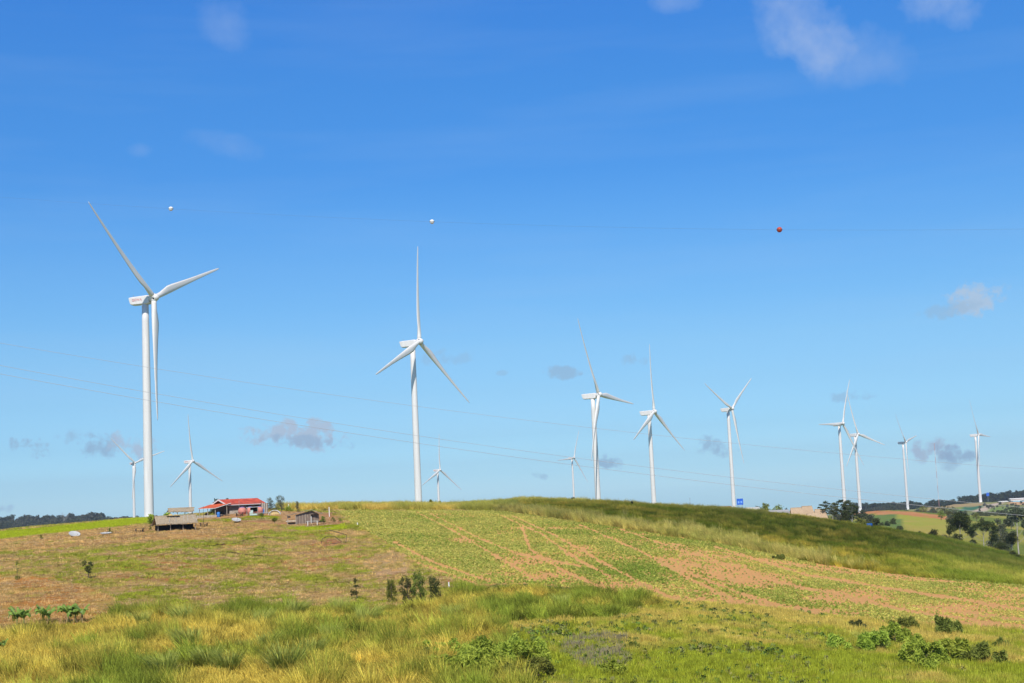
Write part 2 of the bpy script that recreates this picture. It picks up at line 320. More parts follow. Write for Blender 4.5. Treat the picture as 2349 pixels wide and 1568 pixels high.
zone(inz('tall', .5), (.13, .13, .03), (.27, .22, .06), mid)
zone(inz('low'), (.28, .29, .05), (.56, .43, .14), np.clip((mid - .42) * 2.6, 0, 1))
pur = near & inpoly(ppx + jit * 2, ppy + jit, [(1290, 1462), (1360, 1455), (1440, 1470), (1440, 1520), (1400, 1545), (1340, 1535), (1290, 1500)])
zone(pur, (.24, .21, .16), (.26, .26, .07), np.clip((mid - .4) * 3, 0, 1))
crop = inz('crop', .3); cc = cropcover(ppx, ppy, GX, GY)
zone(crop, (.84, .465, .215), (.62, .49, .19), np.clip(.12 + cc * .42, 0, 1))
# land beyond the ridge
far = GY > 420
h2 = far & (GY < 1350)
def _z6(x, y): return (1859.3 + x * .117, 1100.9 + y * .117)
def _z7(x, y): return (2079.5 + x * .1482, 1100.9 + y * .1482)
jf = (fbm(GX / 25, GY / 25, 28, 3) - .5) * 4
def infar(pl, j=1.): return inpoly(ppx + jf * j, ppy + jf * j * .5, pl)
zone(h2, (.17, .21, .05), (.38, .34, .09), np.clip((fbm(GX / 60, GY / 60, 31) - .3) * 2, 0, 1))
zone(h2 & infar([_z6(1230, 660), _z6(1640, 680), _z6(1760, 800), _z6(1900, 1100), _z6(1200, 1100)]), (.11, .20, .07), (.20, .24, .07), mid)
zone(h2 & infar([_z6(1640, 670), (2180, 1185), (2180, 1240), (2100, 1245), _z6(1800, 850)]), (.36, .36, .08), (.44, .36, .11), np.clip((fbm(GX / 18, GY / 30, 36, 4) - .35) * 3, 0, 1))
zone(h2 & (GY > 700) & infar([(1920, 1168), (2010, 1172), (2080, 1173.5), (2140, 1180), (2184, 1187), (2178, 1194), (2140, 1189), (2100, 1184), (2060, 1181), (2000, 1180), (1920, 1184)], .25), (.50, .23, .11), (.56, .29, .15), mid)
fp = far & (GY > 1350)
zone(fp, (.16, .19, .07), (.30, .28, .11), np.clip((fbm(GX / 120, GY / 120, 33) - .3) * 2, 0, 1))
for pl, a, b in (([_z7(*q) for q in [(240, 450), (700, 375), (1150, 362), (1260, 385), (1200, 398), (850, 420), (560, 445), (300, 480)]], (.44, .29, .17), (.36, .30, .13)),
                 ([_z7(*q) for q in [(560, 450), (850, 420), (940, 412), (860, 445), (740, 480)]], (.22, .30, .09), (.24, .28, .08)),
                 ([_z7(*q) for q in [(750, 492), (915, 420), (1225, 397), (1030, 478)]], (.05, .15, .09), (.06, .17, .09)),
                 ([_z7(*q) for q in [(1030, 492), (1235, 398), (1420, 348), (1500, 340), (1510, 350), (1440, 378), (1170, 500)]], (.58, .47, .40), (.50, .38, .28)),
                 ([_z7(*q) for q in [(1225, 488), (1430, 420), (1660, 422), (1660, 478), (1430, 494)]], (.18, .27, .08), (.24, .29, .10)),
                 ([_z7(*q) for q in [(1180, 500), (1395, 418), (1440, 414), (1225, 492)]], (.52, .46, .30), (.48, .44, .3)),
                 ([_z7(*q) for q in [(1540, 352), (1800, 322), (2000, 322), (2000, 395), (1700, 388), (1560, 374)]], (.56, .32, .17), (.60, .40, .24))):
    zone(fp & infar(pl, .2), a, b, mid)
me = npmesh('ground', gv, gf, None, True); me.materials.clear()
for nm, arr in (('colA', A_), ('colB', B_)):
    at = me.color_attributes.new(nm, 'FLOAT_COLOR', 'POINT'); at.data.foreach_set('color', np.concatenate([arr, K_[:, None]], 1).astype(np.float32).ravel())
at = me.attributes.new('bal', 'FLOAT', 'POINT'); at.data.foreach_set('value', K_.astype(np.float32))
gm = bpy.data.materials.new('ground'); gm.use_nodes = True; nt = gm.node_tree; b = nt.nodes['Principled BSDF']
def AT(n): a = nt.nodes.new('ShaderNodeAttribute'); a.attribute_name = n; return a
tc = N('ShaderNodeTexCoord'); mp = N('ShaderNodeMapping'); mp.inputs['Scale'].default_value = (1, .55, 1); Lk(tc.outputs['Object'], mp.inputs[0])
n1 = N('ShaderNodeTexNoise'); n1.inputs['Scale'].default_value = 1.3; n1.inputs['Detail'].default_value = 9; n1.inputs['Roughness'].default_value = .72; Lk(mp.outputs[0], n1.inputs['Vector'])
n2 = N('ShaderNodeTexNoise'); n2.inputs['Scale'].default_value = .16; n2.inputs['Detail'].default_value = 6; n2.inputs['Roughness'].default_value = .6; Lk(tc.outputs['Object'], n2.inputs['Vector'])
nn = MATH('ADD', MATH('MULTIPLY', n1.outputs['Fac'], .7), MATH('MULTIPLY', n2.outputs['Fac'], .3))
thr = MATH('SUBTRACT', AT('bal').outputs['Fac'], .5)
fac = MATH('ADD', MATH('MULTIPLY', MATH('SUBTRACT', nn, .5), 5.5), MATH('ADD', .5, MATH('MULTIPLY', thr, 1.6)), clamp=True)
colr = MIX(fac, AT('colA').outputs['Color'], AT('colB').outputs['Color'])
n3 = N('ShaderNodeTexNoise'); n3.inputs['Scale'].default_value = 4.5; n3.inputs['Detail'].default_value = 7; n3.inputs['Roughness'].default_value = .75; Lk(mp.outputs[0], n3.inputs['Vector'])
val = MATH('ADD', .55, MATH('MULTIPLY', n3.outputs['Fac'], .9))
hs = N('ShaderNodeHueSaturation'); hs.inputs['Saturation'].default_value = 1.08; Lk(colr, hs.inputs['Color']); Lk(val, hs.inputs['Value'])
Lk(hs.outputs[0], b.inputs['Base Color']); b.inputs['Roughness'].default_value = .95; b.inputs['Specular IOR Level'].default_value = .08
bp = N('ShaderNodeBump'); bp.inputs['Strength'].default_value = .9; bp.inputs['Distance'].default_value = .5; Lk(n3.outputs['Fac'], bp.inputs['Height']); Lk(bp.outputs[0], b.inputs['Normal'])
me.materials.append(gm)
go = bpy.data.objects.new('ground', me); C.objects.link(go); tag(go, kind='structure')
del A_, B_, K_, big, mid
# ------------------------------------------------------------------ scattered ground cover (uncountable)
rng = np.random.default_rng(7)
def blades(seed, n, h, w, spread, lean, bend, mtl, tipw=.15, seg=3, droop=0.):
    g = np.random.default_rng(seed); v = []; f = []
    for i in range(n):
        a = g.uniform(0, 2 * np.pi); r = spread * math.sqrt(g.uniform()); x0, y0 = r * math.cos(a), r * math.sin(a); hh = h * g.uniform(.55, 1.1)
        dx = lean + bend * math.cos(a) * g.uniform(.2, 1) + g.normal(0, .05); dy = bend * math.sin(a) * g.uniform(.2, 1) + g.normal(0, .05); wa = g.uniform(0, np.pi); wx, wy = math.cos(wa) * w, math.sin(wa) * w
        k = len(v)
        for s in range(seg + 1):
            t = s / seg; q = t ** 1.7; ww = (1 - t) + tipw * t; z = hh * (t - droop * t ** 3); v += [(x0 + dx * hh * q - wx * ww, y0 + dy * hh * q - wy * ww, z), (x0 + dx * hh * q + wx * ww, y0 + dy * hh * q + wy * ww, z)]
        for s in range(seg): f.append((k + 2 * s, k + 2 * s + 1, k + 2 * s + 3, k + 2 * s + 2))
    return npmesh('tuft', np.array(v), np.array(f), mtl)
def leafball(seed, n, rx, rz, size, mtl, flat=.0):
    g = np.random.default_rng(seed); d = g.normal(size=(n, 3)); d /= np.linalg.norm(d, axis=1)[:, None]; d[:, 2] = np.abs(d[:, 2]); rr = g.uniform(.45, 1, (n, 1)); c = d * rr * [rx, rx, rz]
    return leafcards(g, c, size, mtl, flat)
def leafcards(g, c, size, mtl, flat=0., aspect=.5, drp=None):
    n = len(c); a = g.normal(size=(n, 3)); a[:, 2] *= (1 - flat)
    if drp is not None: a = a * .5 + np.array(drp)
    a /= np.linalg.norm(a, axis=1)[:, None]; b = np.cross(a, g.normal(size=(n, 3))); b /= np.linalg.norm(b, axis=1)[:, None]
    s = size * g.uniform(.6, 1.35, (n, 1)); a = a * s; b = b * s * aspect
    v = np.stack([c - a, c + b * .9 - a * .1, c + a, c - b * .9 - a * .1], 1).reshape(-1, 3); f = np.arange(4 * n).reshape(-1, 4)
    return npmesh('leaves', v, f, mtl)
hidden = {}
def variants(key, meshes):
    col = bpy.data.collections.new('src_' + key)
    for i, m_ in enumerate(meshes): col.objects.link(bpy.data.objects.new('src_%s_%d' % (key, i), m_))
    return col
def scatter(name, label, cat, pts, rot, scl, col, vi, src):
    n = len(pts); me = bpy.data.meshes.new(name); me.vertices.add(n); me.vertices.foreach_set('co', np.asarray(pts, np.float32).ravel())
    a = me.attributes.new('rot', 'FLOAT_VECTOR', 'POINT'); a.data.foreach_set('vector', np.asarray(rot, np.float32).ravel())
    a = me.attributes.new('scl', 'FLOAT_VECTOR', 'POINT'); a.data.foreach_set('vector', np.asarray(scl, np.float32).ravel())
    a = me.attributes.new('gcol', 'FLOAT_COLOR', 'POINT'); a.data.foreach_set('color', np.concatenate([col, np.ones((n, 1))], 1).astype(np.float32).ravel())
    a = me.attributes.new('vi', 'INT', 'POINT'); a.data.foreach_set('value', np.asarray(vi, np.int32))
    o = bpy.data.objects.new(name, me); C.objects.link(o); tag(o, label, cat, kind='stuff')
    ng = bpy.data.node_groups.new('scatter', 'GeometryNodeTree'); ng.interface.new_socket('Geometry', in_out='INPUT', socket_type='NodeSocketGeometry'); ng.interface.new_socket('Geometry', in_out='OUTPUT', socket_type='NodeSocketGeometry')
    gi = ng.nodes.new('NodeGroupInput'); go_ = ng.nodes.new('NodeGroupOutput'); ip = ng.nodes.new('GeometryNodeInstanceOnPoints'); ci = ng.nodes.new('GeometryNodeCollectionInfo')
    ci.inputs[0].default_value = src; ci.inputs[1].default_value = True; ci.inputs[2].default_value = True; ip.inputs['Pick Instance'].default_value = True
    def na(nm, dt): q = ng.nodes.new('GeometryNodeInputNamedAttribute'); q.data_type = dt; q.inputs[0].default_value = nm; return [s for s in q.outputs if s.enabled][0]
    ng.links.new(gi.outputs[0], ip.inputs['Points']); ng.links.new(ci.outputs[0], ip.inputs['Instance']); ng.links.new(na('vi', 'INT'), ip.inputs['Instance Index']); ng.links.new(na('rot', 'FLOAT_VECTOR'), ip.inputs['Rotation']); ng.links.new(na('scl', 'FLOAT_VECTOR'), ip.inputs['Scale'])
    ng.links.new(ip.outputs[0], go_.inputs[0]); md = o.modifiers.new('scatter', 'NODES'); md.node_group = ng
    return o
def sample(n, D0, D1, pxr=(-260, 2760)):
    D = np.sqrt(rng.uniform(D0 ** 2, D1 ** 2, n)); u0 = ray(pxr[0], 1200)[0]; u1 = ray(pxr[1], 1200)[0]; x = rng.uniform(u0, u1, n) * D; z = Z(x, D); P = np.stack([x, D, z], 1); a, b_ = proj(P); return P, a, b_
def jsc(n, a, b_, zr=(.8, 1.25)): s = rng.uniform(a, b_, (n, 1)); return np.concatenate([s, s, s * rng.uniform(*zr, (n, 1))], 1)
def lerp(a, b_, t): t = np.clip(t, 0, 1)[:, None]; return np.array(a) * (1 - t) + np.array(b_) * t
M_blade = mat('grass_blade', (1, 1, 1), var=.5, vscale=8, col2=(1.0, 1.0, 1.0), transl=.22, spec=.06, rough=.9, inst=True)
tall_src = variants('tall', [blades(s, 34, 1.0, .026, .36, (-.30, -.10, -.45, .12, -.25)[s], (.42, .6, .3, .5, .8)[s], M_blade) for s in range(5)])
short_src = variants('short', [blades(s + 20, 22, .30, .022, .30, -.1, .5, M_blade, seg=2) for s in range(4)])
crop_src = variants('crop', [leafball(s + 40, 26, .15, .20, .07, M_blade) for s in range(4)])
# tall golden grass in the foreground
P, a, b_ = sample(51000, 90, 172); jj = (fbm(P[:, 0] / 3.2, P[:, 1] / 3.2, 8, 3) - .5) * 26
k = inpoly(a + jj * .9, b_ + jj * .5, POLY['tall']); P, a, b_ = P[k], a[k], b_[k]; n = len(P)
g1 = fbm(P[:, 0] / 9, P[:, 1] / 16, 61, 4); g2 = fbm(P[:, 0] / 1.7, P[:, 1] / 2.6, 62, 3); g3 = vn(P[:, 0] / .9, P[:, 1] / 1.3, 63)
k = g3 + g2 > .62; P, a, b_, g1, g2, g3 = P[k], a[k], b_[k], g1[k], g2[k], g3[k]; n = len(P)   # bare gaps between the clumps
gn = np.clip((g1 - .5) * 3.8 + .30 + np.clip((1450 - b_) / 60, -.25, .45) - np.clip((260 - a) / 500, 0, .35) + (g2 - .5) * 2.4, 0, 1)
g5 = vn(P[:, 0] / 3.6, P[:, 1] / 5.5, 64); gn = np.clip(gn + (g5 - .5) * .8, 0, 1)
col = lerp((.95, .73, .13), (.42, .50, .06), gn) * rng.uniform(.5, 1.3, (n, 1)) * (.45 + 1.0 * g3[:, None])
s = jsc(n, .85, 1.5); s[:, 2] *= (.25 + 1.35 * g2) * .95 * (.5 + 1.0 * g5) * np.where((a > 1080) & (b_ < 1425), .72, 1)
scatter('tall_grass', 'tall golden and green grass swaying across the foreground', 'grass', P, np.stack([rng.normal(0, .14, n), rng.normal(-.12, .2, n), rng.normal(0, 1.1, n)], 1), s, col, rng.integers(0, 5, n), tall_src)
# low weedy grass lower right
P, a, b_ = sample(74000, 88, 165, (1080, 2760)); jj = (fbm(P[:, 0] / 3.2, P[:, 1] / 3.2, 8, 3) - .5) * 26
k = inpoly(a + jj, b_ + jj * .6, POLY['low']); g1 = fbm(P[:, 0] / 9, P[:, 1] / 9, 71, 4); k &= rng.uniform(size=len(P)) < np.clip((g1 - .25) * 3, .25, 1); P, a, b_, g1 = P[k], a[k], b_[k], g1[k]; n = len(P)
g2 = fbm(P[:, 0] / 2., P[:, 1] / 2., 72, 3); col = lerp((.52, .58, .05), (.95, .74, .17), (g1 - .5) * 3 + .2 + (g2 - .5) * 2 + np.clip((1490 - b_) / 90, -.25, .55)) * rng.uniform(.55, 1.3, (n, 1))
pr = inpoly(a + jj[k] * 2, b_ + jj[k], [(1290, 1462), (1360, 1455), (1440, 1470), (1440, 1520), (1400, 1545), (1340, 1535), (1290, 1500)]) & (rng.uniform(size=n) < .5 + (g2 - .5) * 1.5); col[pr] = np.array([.44, .38, .23]) * rng.uniform(.8, 1.2, (pr.sum(), 1))
s = jsc(n, .8, 1.4); s[:, 2] *= np.where(a + jj[k] * 4 > 1900, 1.45, 1.0) * (.5 + 1.1 * g2)
scatter('meadow_grass', 'short green weedy grass on the lower right slope', 'grass', P, np.stack([rng.normal(0, .1, n), rng.normal(-.05, .1, n), rng.uniform(-3.1, 3.1, n)], 1), s, col, rng.integers(0, 4, n), short_src)
# broad-leaved weeds in the lower meadow
P, a, b_ = sample(11500, 88, 160, (1130, 2760)); k = inpoly(a, b_, POLY['low']); g1 = fbm(P[:, 0] / 5, P[:, 1] / 5, 111, 3); k &= rng.uniform(size=len(P)) < np.clip((g1 - .42) * 3, .04, .8); P, a, b_ = P[k], a[k], b_[k]; n = len(P)
col = lerp((.22, .34, .06), (.50, .44, .16), rng.uniform(0, 1, n) ** 2) * rng.uniform(.6, 1.2, (n, 1)); s = jsc(n, .9, 2.4)
scatter('meadow_weeds', 'small leafy weeds dotted through the lower right meadow', 'weeds', P, np.stack([np.zeros(n), np.zeros(n), rng.uniform(-3, 3, n)], 1), s, col, rng.integers(0, 4, n), crop_src)
# mown hillside
P, a, b_ = sample(82000, 135, 320, (-260, 1150)); jj = (fbm(P[:, 0] / 3.2, P[:, 1] / 3.2, 8, 3) - .5) * 20
ex = inpoly(a, b_, POLY['tall']) | inpoly(a, b_, POLY['crop']) | inpoly(a, b_, POLY['yard'])
g1 = fbm(P[:, 0] / 4, P[:, 1] / 6, 16, 4); red = inpoly(a, b_, POLY['red']) | inpoly(a, b_, POLY['brown']) | inpoly(a, b_, POLY['strawp'])
br = inpoly(a, b_, POLY['bright']) | inpoly(a, b_, POLY['yardgrass'])
k = ~ex & ((rng.uniform(size=len(P)) < np.clip((.72 - g1) * 2, .3, 1) * np.where(red, .6, 1)) | br); P, a, b_, g1, br, red = P[k], a[k], b_[k], g1[k], br[k], red[k]; n = len(P); g2 = vn(P[:, 0] / 1.5, P[:, 1] / 1.5, 3)
col = lerp((.52, .56, .06), (.98, .66, .26), (g1 - .48) * 2.5 + .3 + (g2 - .5) * 1.6 + red * .8) * rng.uniform(.55, 1.3, (n, 1)); col[br] = np.array([.66, .74, .04]) * rng.uniform(.8, 1.15, (br.sum(), 1))
s = jsc(n, .7, 1.5); s[:, 2] *= .75
scatter('hillside_grass', 'mown green and straw brown grass on the left hillside', 'grass', P, np.stack([rng.normal(0, .15, n), rng.normal(0, .15, n), rng.uniform(-3, 3, n)], 1), s, col, rng.integers(0, 4, n), short_src)
# flattened dry straw lying over the mown slope
straw_src = variants('straw', [blades(s + 60, 24, .10, .022, .45, -.8, 4.5, M_blade, seg=2) for s in range(3)])
P, a, b_ = sample(30500, 140, 300, (-260, 1150)); ex = inpoly(a, b_, POLY['tall']) | inpoly(a, b_, POLY['crop']) | inpoly(a, b_, POLY['bright']); g1 = fbm(P[:, 0] / 5, P[:, 1] / 3, 121, 4); k = ~ex & (rng.uniform(size=len(P)) < np.clip((g1 - .42) * 4, .03, 1)); P = P[k]; n = len(P); P[:, 2] += .05
col = lerp((.95, .70, .38), (.62, .40, .20), rng.uniform(0, 1, n)) * rng.uniform(.7, 1.2, (n, 1)); s = jsc(n, .8, 1.8)
scatter('dry_straw', 'flattened dry straw lying in swathes over the mown hillside', 'straw', P, np.stack([np.zeros(n), np.zeros(n), rng.normal(0, .6, n)], 1), s, col, rng.integers(0, 3, n), straw_src)
# crop plants
P, a, b_ = sample(360000, 138, 312, (740, 2760)); k = inpoly(a, b_, POLY['crop']); P, a, b_ = P[k], a[k], b_[k]; cv = cropcover(a, b_, P[:, 0], P[:, 1]); k = rng.uniform(size=len(P)) < np.clip(cv * 1.05, 0.02, 1); P, a, b_, cv = P[k], a[k], b_[k], cv[k]; n = len(P)
g1 = fbm(P[:, 0] / 16, P[:, 1] / 16, 81, 3); dg = np.exp(-((a - 1450) / 110) ** 2 - ((b_ - 1305) / 32) ** 2) + .6 * np.exp(-((a - 2200) / 200) ** 2 - ((b_ - 1350) / 20) ** 2)
col = lerp((.36, .50, .07), (.90, .82, .21), (g1 - .45) * 1.5 + rng.uniform(-.2, 1.0, n) + .22 - .8 * dg + np.clip((a - 1700) / 1200, 0, .25)) * rng.uniform(.65, 1.25, (n, 1))
s = jsc(n, .6, 1.2)
scatter('bean_crop', 'low yellow-green bean crop in patchy rows on the orange soil slope', 'crop', P, np.stack([np.zeros(n), np.zeros(n), rng.uniform(-3, 3, n)], 1), s, col, rng.integers(0, 4, n), crop_src)
# rough grass of the ridge behind the crop field
P, a, b_ = sample(80000, 222, 385, (1040, 2760)); lim = np.interp(a, [p[0] for p in DARKB], [p[1] for p in DARKB]); k = (b_ < lim + 1) & (a > 1060) & (P[:, 1] > 215); P, a, b_, lim = P[k], a[k], b_[k], lim[k]; n = len(P)
g1 = fbm(P[:, 0] / 9, P[:, 1] / 9, 91, 4); gp = vn(P[:, 0] / 3.5, P[:, 1] / 3.5, 96); edge = np.clip(1 - (lim - b_) / (4 + 23 * gp * np.clip((a - 1150) / 200, .3, 1)), 0, 1) * (rng.uniform(size=n) < np.clip((2030 - a) / 260, 0, 1)); crest = np.clip((P[:, 1] - 338) / 14, 0, 1) * (a < 1760)
g4 = fbm(P[:, 0] / 2.2, P[:, 1] / 3.5, 97, 2); col = lerp((.32, .37, .03), (.70, .54, .08), (g1 - .42) * 2.4 + (g4 - .5) * 2.2) * rng.uniform(.55, 1.3, (n, 1)) * (.55 + .9 * g4[:, None]); gold = lerp((.88, .74, .20), (.54, .54, .11), (g1 - .35) * 2 + rng.uniform(-.5, .7, n)) * rng.uniform(.5, 1.25, (n, 1)); q = np.maximum(edge > .15, crest * .8)[:, None]; col = col * (1 - q) + gold * q
rb = np.clip((a - 2000) / 200, 0, 1)[:, None] * (1 - q); col = col * (1 - rb) + lerp((.40, .48, .05), (.64, .58, .10), (g1 - .35) * 3 + (g4 - .5)) * (.7 + .6 * g4[:, None]) * rb
s = jsc(n, .8, 1.3); s[:, 2] *= (.35 + (.1 + .75 * gp) * (edge > .15) + .3 * crest + .8 * g4) * np.clip((a - 1050) / 150, .35, 1)
scatter('ridge_grass', 'rough dark green grass on the ridge with a golden fringe along the crop', 'grass', P, np.stack([rng.normal(0, .08, n), rng.normal(-.1, .1, n), rng.uniform(-.8, .8, n)], 1), s, col, rng.integers(0, 5, n), tall_src)
# golden fringe behind the crop crest and beside the shed
P, a, b_ = sample(16000, 296, 345, (640, 1190)); k = (P[:, 1] > np.interp(a, [640, 760, 800, 1190], [318, 312, 303, 303])) & (rng.uniform(size=len(P)) < np.interp(a, [640, 740, 780, 1100, 1180], [.25, .5, 1, .9, .6])); P, a = P[k], a[k]; n = len(P); g1 = fbm(P[:, 0] / 5, P[:, 1] / 5, 95, 3)
col = lerp((1.0, .74, .17), (.58, .56, .11), (g1 - .4) * 3 + np.clip((a - 950) / 250, 0, .6)) * rng.uniform(.75, 1.2, (n, 1)); s = jsc(n, .8, 1.2); s[:, 2] *= .65 + g1 * 1.15
scatter('crest_grass', 'golden feathery grass along the crest behind the bean field', 'grass', P, np.stack([rng.normal(0, .08, n), rng.normal(-.12, .12, n), rng.uniform(-.8, .8, n)], 1), s, col, rng.integers(0, 5, n), tall_src)
# ------------------------------------------------------------------ wind turbines
M_white = mat('turbine_paint', (.72, .695, .69), rough=.38, spec=.4, var=.07, vscale=.9, stretch=(1, 1, .07))
M_blwhite = mat('blade_paint', (.72, .70, .68), rough=.45, spec=.35, var=.03, vscale=.2)
M_dark = mat('dark_rubber', (.03, .03, .035), rough=.7)
M_steel = mat('galvanised_steel', (.32, .33, .34), rough=.5, metal=.3, var=.15)
M_letter = mat('red_lettering', (.55, .12, .12), rough=.5, var=.05)
NACA = [(1, 0), (.8, .045), (.55, .10), (.3, .135), (.12, .11), (.03, .06), (0, 0), (.03, -.05), (.12, -.075), (.3, -.085), (.55, -.06), (.8, -.025)]
def blade_mesh():
    st = [(1.2, 2.5, 1, 18), (3, 2.5, 1, 18), (5.5, 2.75, .82, 17), (8.5, 3.5, .52, 15), (12, 4.1, .36, 12), (16, 3.95, .29, 9), (22, 3.35, .25, 6), (30, 2.65, .22, 3.5), (38, 2.05, .2, 2), (46, 1.65, .19, .8), (53, 1.28, .18, 0), (57.5, .98, .18, -1), (59.4, .65, .18, -1), (60.2, .1, .18, -1)]
    v = []; n = len(NACA)
    for r, c, t, tw in st:
        w = min(1, max(0, (r - 3) / 8.)); pb = 1.9 * (r / 60) ** 2
        for i, (x, y) in enumerate(NACA):
            a = 2 * math.pi * i / n; cx, cy = (.5 + .5 * math.cos(a), .5 * math.sin(a)); X = (cx * (1 - w) + x * w - (.5 * (1 - w) + .3 * w)) * c; Y = (cy * t * (1 - w) + y * (t / .22) * w * 1.0) * c
            q = R_(tw + 2); v.append((X * math.cos(q) - Y * math.sin(q), X * math.sin(q) + Y * math.cos(q) + pb, r))
    f = [(i * n + j, i * n + (j + 1) % n, (i + 1) * n + (j + 1) % n, (i + 1) * n + j) for i in range(len(st) - 1) for j in range(n)]
    f += [tuple(range(n))[::-1], tuple((len(st) - 1) * n + j for j in range(n))]
    return MB().add(v, f).mesh('blade', M_blwhite, True)
ME_blade = blade_mesh()
def nacelle_mesh():
    b = MB(); prof = [(-7.6, -1.25, 1.75, 1.5), (-7.3, -1.55, 1.9, 1.65), (-6.6, -1.95, 1.92, 1.75), (-2.5, -2.0, 2.0, 1.85), (1.6, -2.0, 2.12, 1.85), (2.3, -1.9, 2.1, 1.75), (2.9, -1.4, 1.6, 1.4)]; v = []; n = 12
    for x, z0, z1, w in prof:
        c = .35
        v += [(x, -w + c, z0), (x, -w, z0 + c), (x, -w, z1 - c), (x, -w + c, z1), (x, 0, z1 + .06), (x, w - c, z1), (x, w, z1 - c), (x, w, z0 + c), (x, w - c, z0), (x, w * .5, z0 - .02), (x, 0, z0 - .03), (x, -w * .5, z0 - .02)]
    # slanted tail: the roof reaches further back than the floor
    for i in range(n): x, y, z = v[i]; v[i] = (x - .9 * max(0, (z + .2) / 2), y, z)
    f = [(i * n + j, i * n + (j + 1) % n, (i + 1) * n + (j + 1) % n, (i + 1) * n + j) for i in range(len(prof) - 1) for j in range(n)] + [tuple(range(n)), tuple((len(prof) - 1) * n + j for j in range(n))[::-1]]
    return b.add(v, f).mesh('nacelle', M_white)
ME_nac = nacelle_mesh()
ME_hub = MB().lathe([(1.15, -2.3), (1.5, -1.9), (1.75, -1.2), (1.85, -.2), (1.8, .9), (1.55, 1.7), (1.1, 2.3), (.5, 2.65), (.05, 2.75)], 28, ax='X').mesh('hub', M_white, True)
ME_collar = MB().lathe([(1.38, 1.0), (1.42, 1.1), (1.42, 1.75), (1.36, 1.8)], 24).mesh('blade_collar', M_white, True)
ME_port = MB().lathe([(.42, 0), (.42, .12), (.36, .14)], 16).mesh('hub_port', M_dark)
ME_shaft = MB().lathe([(1.25, 2.4), (1.25, 3.1), (1.05, 3.2)], 20, ax='X').mesh('shaft_cover', M_steel, True)
cu = bpy.data.curves.new('lettering', 'FONT'); cu.body = 'GEWA'; cu.size = 1.75; cu.extrude = .015; cu.align_x = 'CENTER'; cu.align_y = 'CENTER'; cu.space_character = 1.15
tmp = bpy.data.objects.new('lettering', cu); ME_let = bpy.data.meshes.new_from_object(tmp); bpy.data.objects.remove(tmp); ME_let.materials.clear(); ME_let.materials.append(M_letter)
def part(name, me_, parent, mtx=None):
    o = bpy.data.objects.new(name, me_); C.objects.link(o); o.parent = parent
    if mtx is not None: o.matrix_basis = mtx
    return o
TURB = [('T1', -168.3, 666.0, 101.1, 20.9, 69.3, 'nearest and tallest white wind turbine, standing behind the thatched huts at left'),
 ('T2', -55.7, 851.0, 95.1, 28.0, 7.0, 'second tallest wind turbine, behind the bean field crest with one blade straight up'),
 ('T3', 61.7, 1039.5, 71.0, 26.8, 95.0, 'wind turbine right of centre whose lowest blade hangs before its own tower'),
 ('T4', 120.6, 1236.6, 67.4, 30.1, 4.8, 'white wind turbine with one blade straight up, over the dark ridge'),
 ('T5', 230.8, 1515.2, 81.9, 37.9, 55.0, 'wind turbine with two blades raised in a V, beside the small blue sign'),
 ('T6', 386.2, 1684.3, 67.6, 41.9, 28.3, 'wind turbine with one blade pointing level to the left, behind the wind-bent trees'),
 ('T7', 448.1, 1871.4, 60.0, 45.9, 104.8, 'wind turbine half crossing blades with its neighbour, just right of the wind-bent trees'),
 ('T8', 630.7, 2314.7, 57.6, 32.1, 79.2, 'wind turbine standing on the red soil crest of the far yellow hill'),
 ('T9', 712.3, 2200.4, 61.3, 32.5, 93.0, 'rightmost wind turbine, standing above the far fields and the pale road'),
 ('TL1', -612.7, 2285.4, 81.0, 39.8, 72.0, 'small far wind turbine at left, partly hidden behind the nearest turbine tower'),
 ('TL2', -413.4, 1815.2, 63.3, 26.7, 116.8, 'far wind turbine between the nearest turbine and the red roofed house'),
 ('TM1', -128.1, 2347.4, 48.6, 35.2, 5.2, 'tiny far wind turbine just right of the second tallest one'),
 ('TM2', 111.4, 2806.8, 69.7, 37.3, 25.3, 'tiny farthest wind turbine behind the lone dark tree on the ridge')]
tower_cache = {}
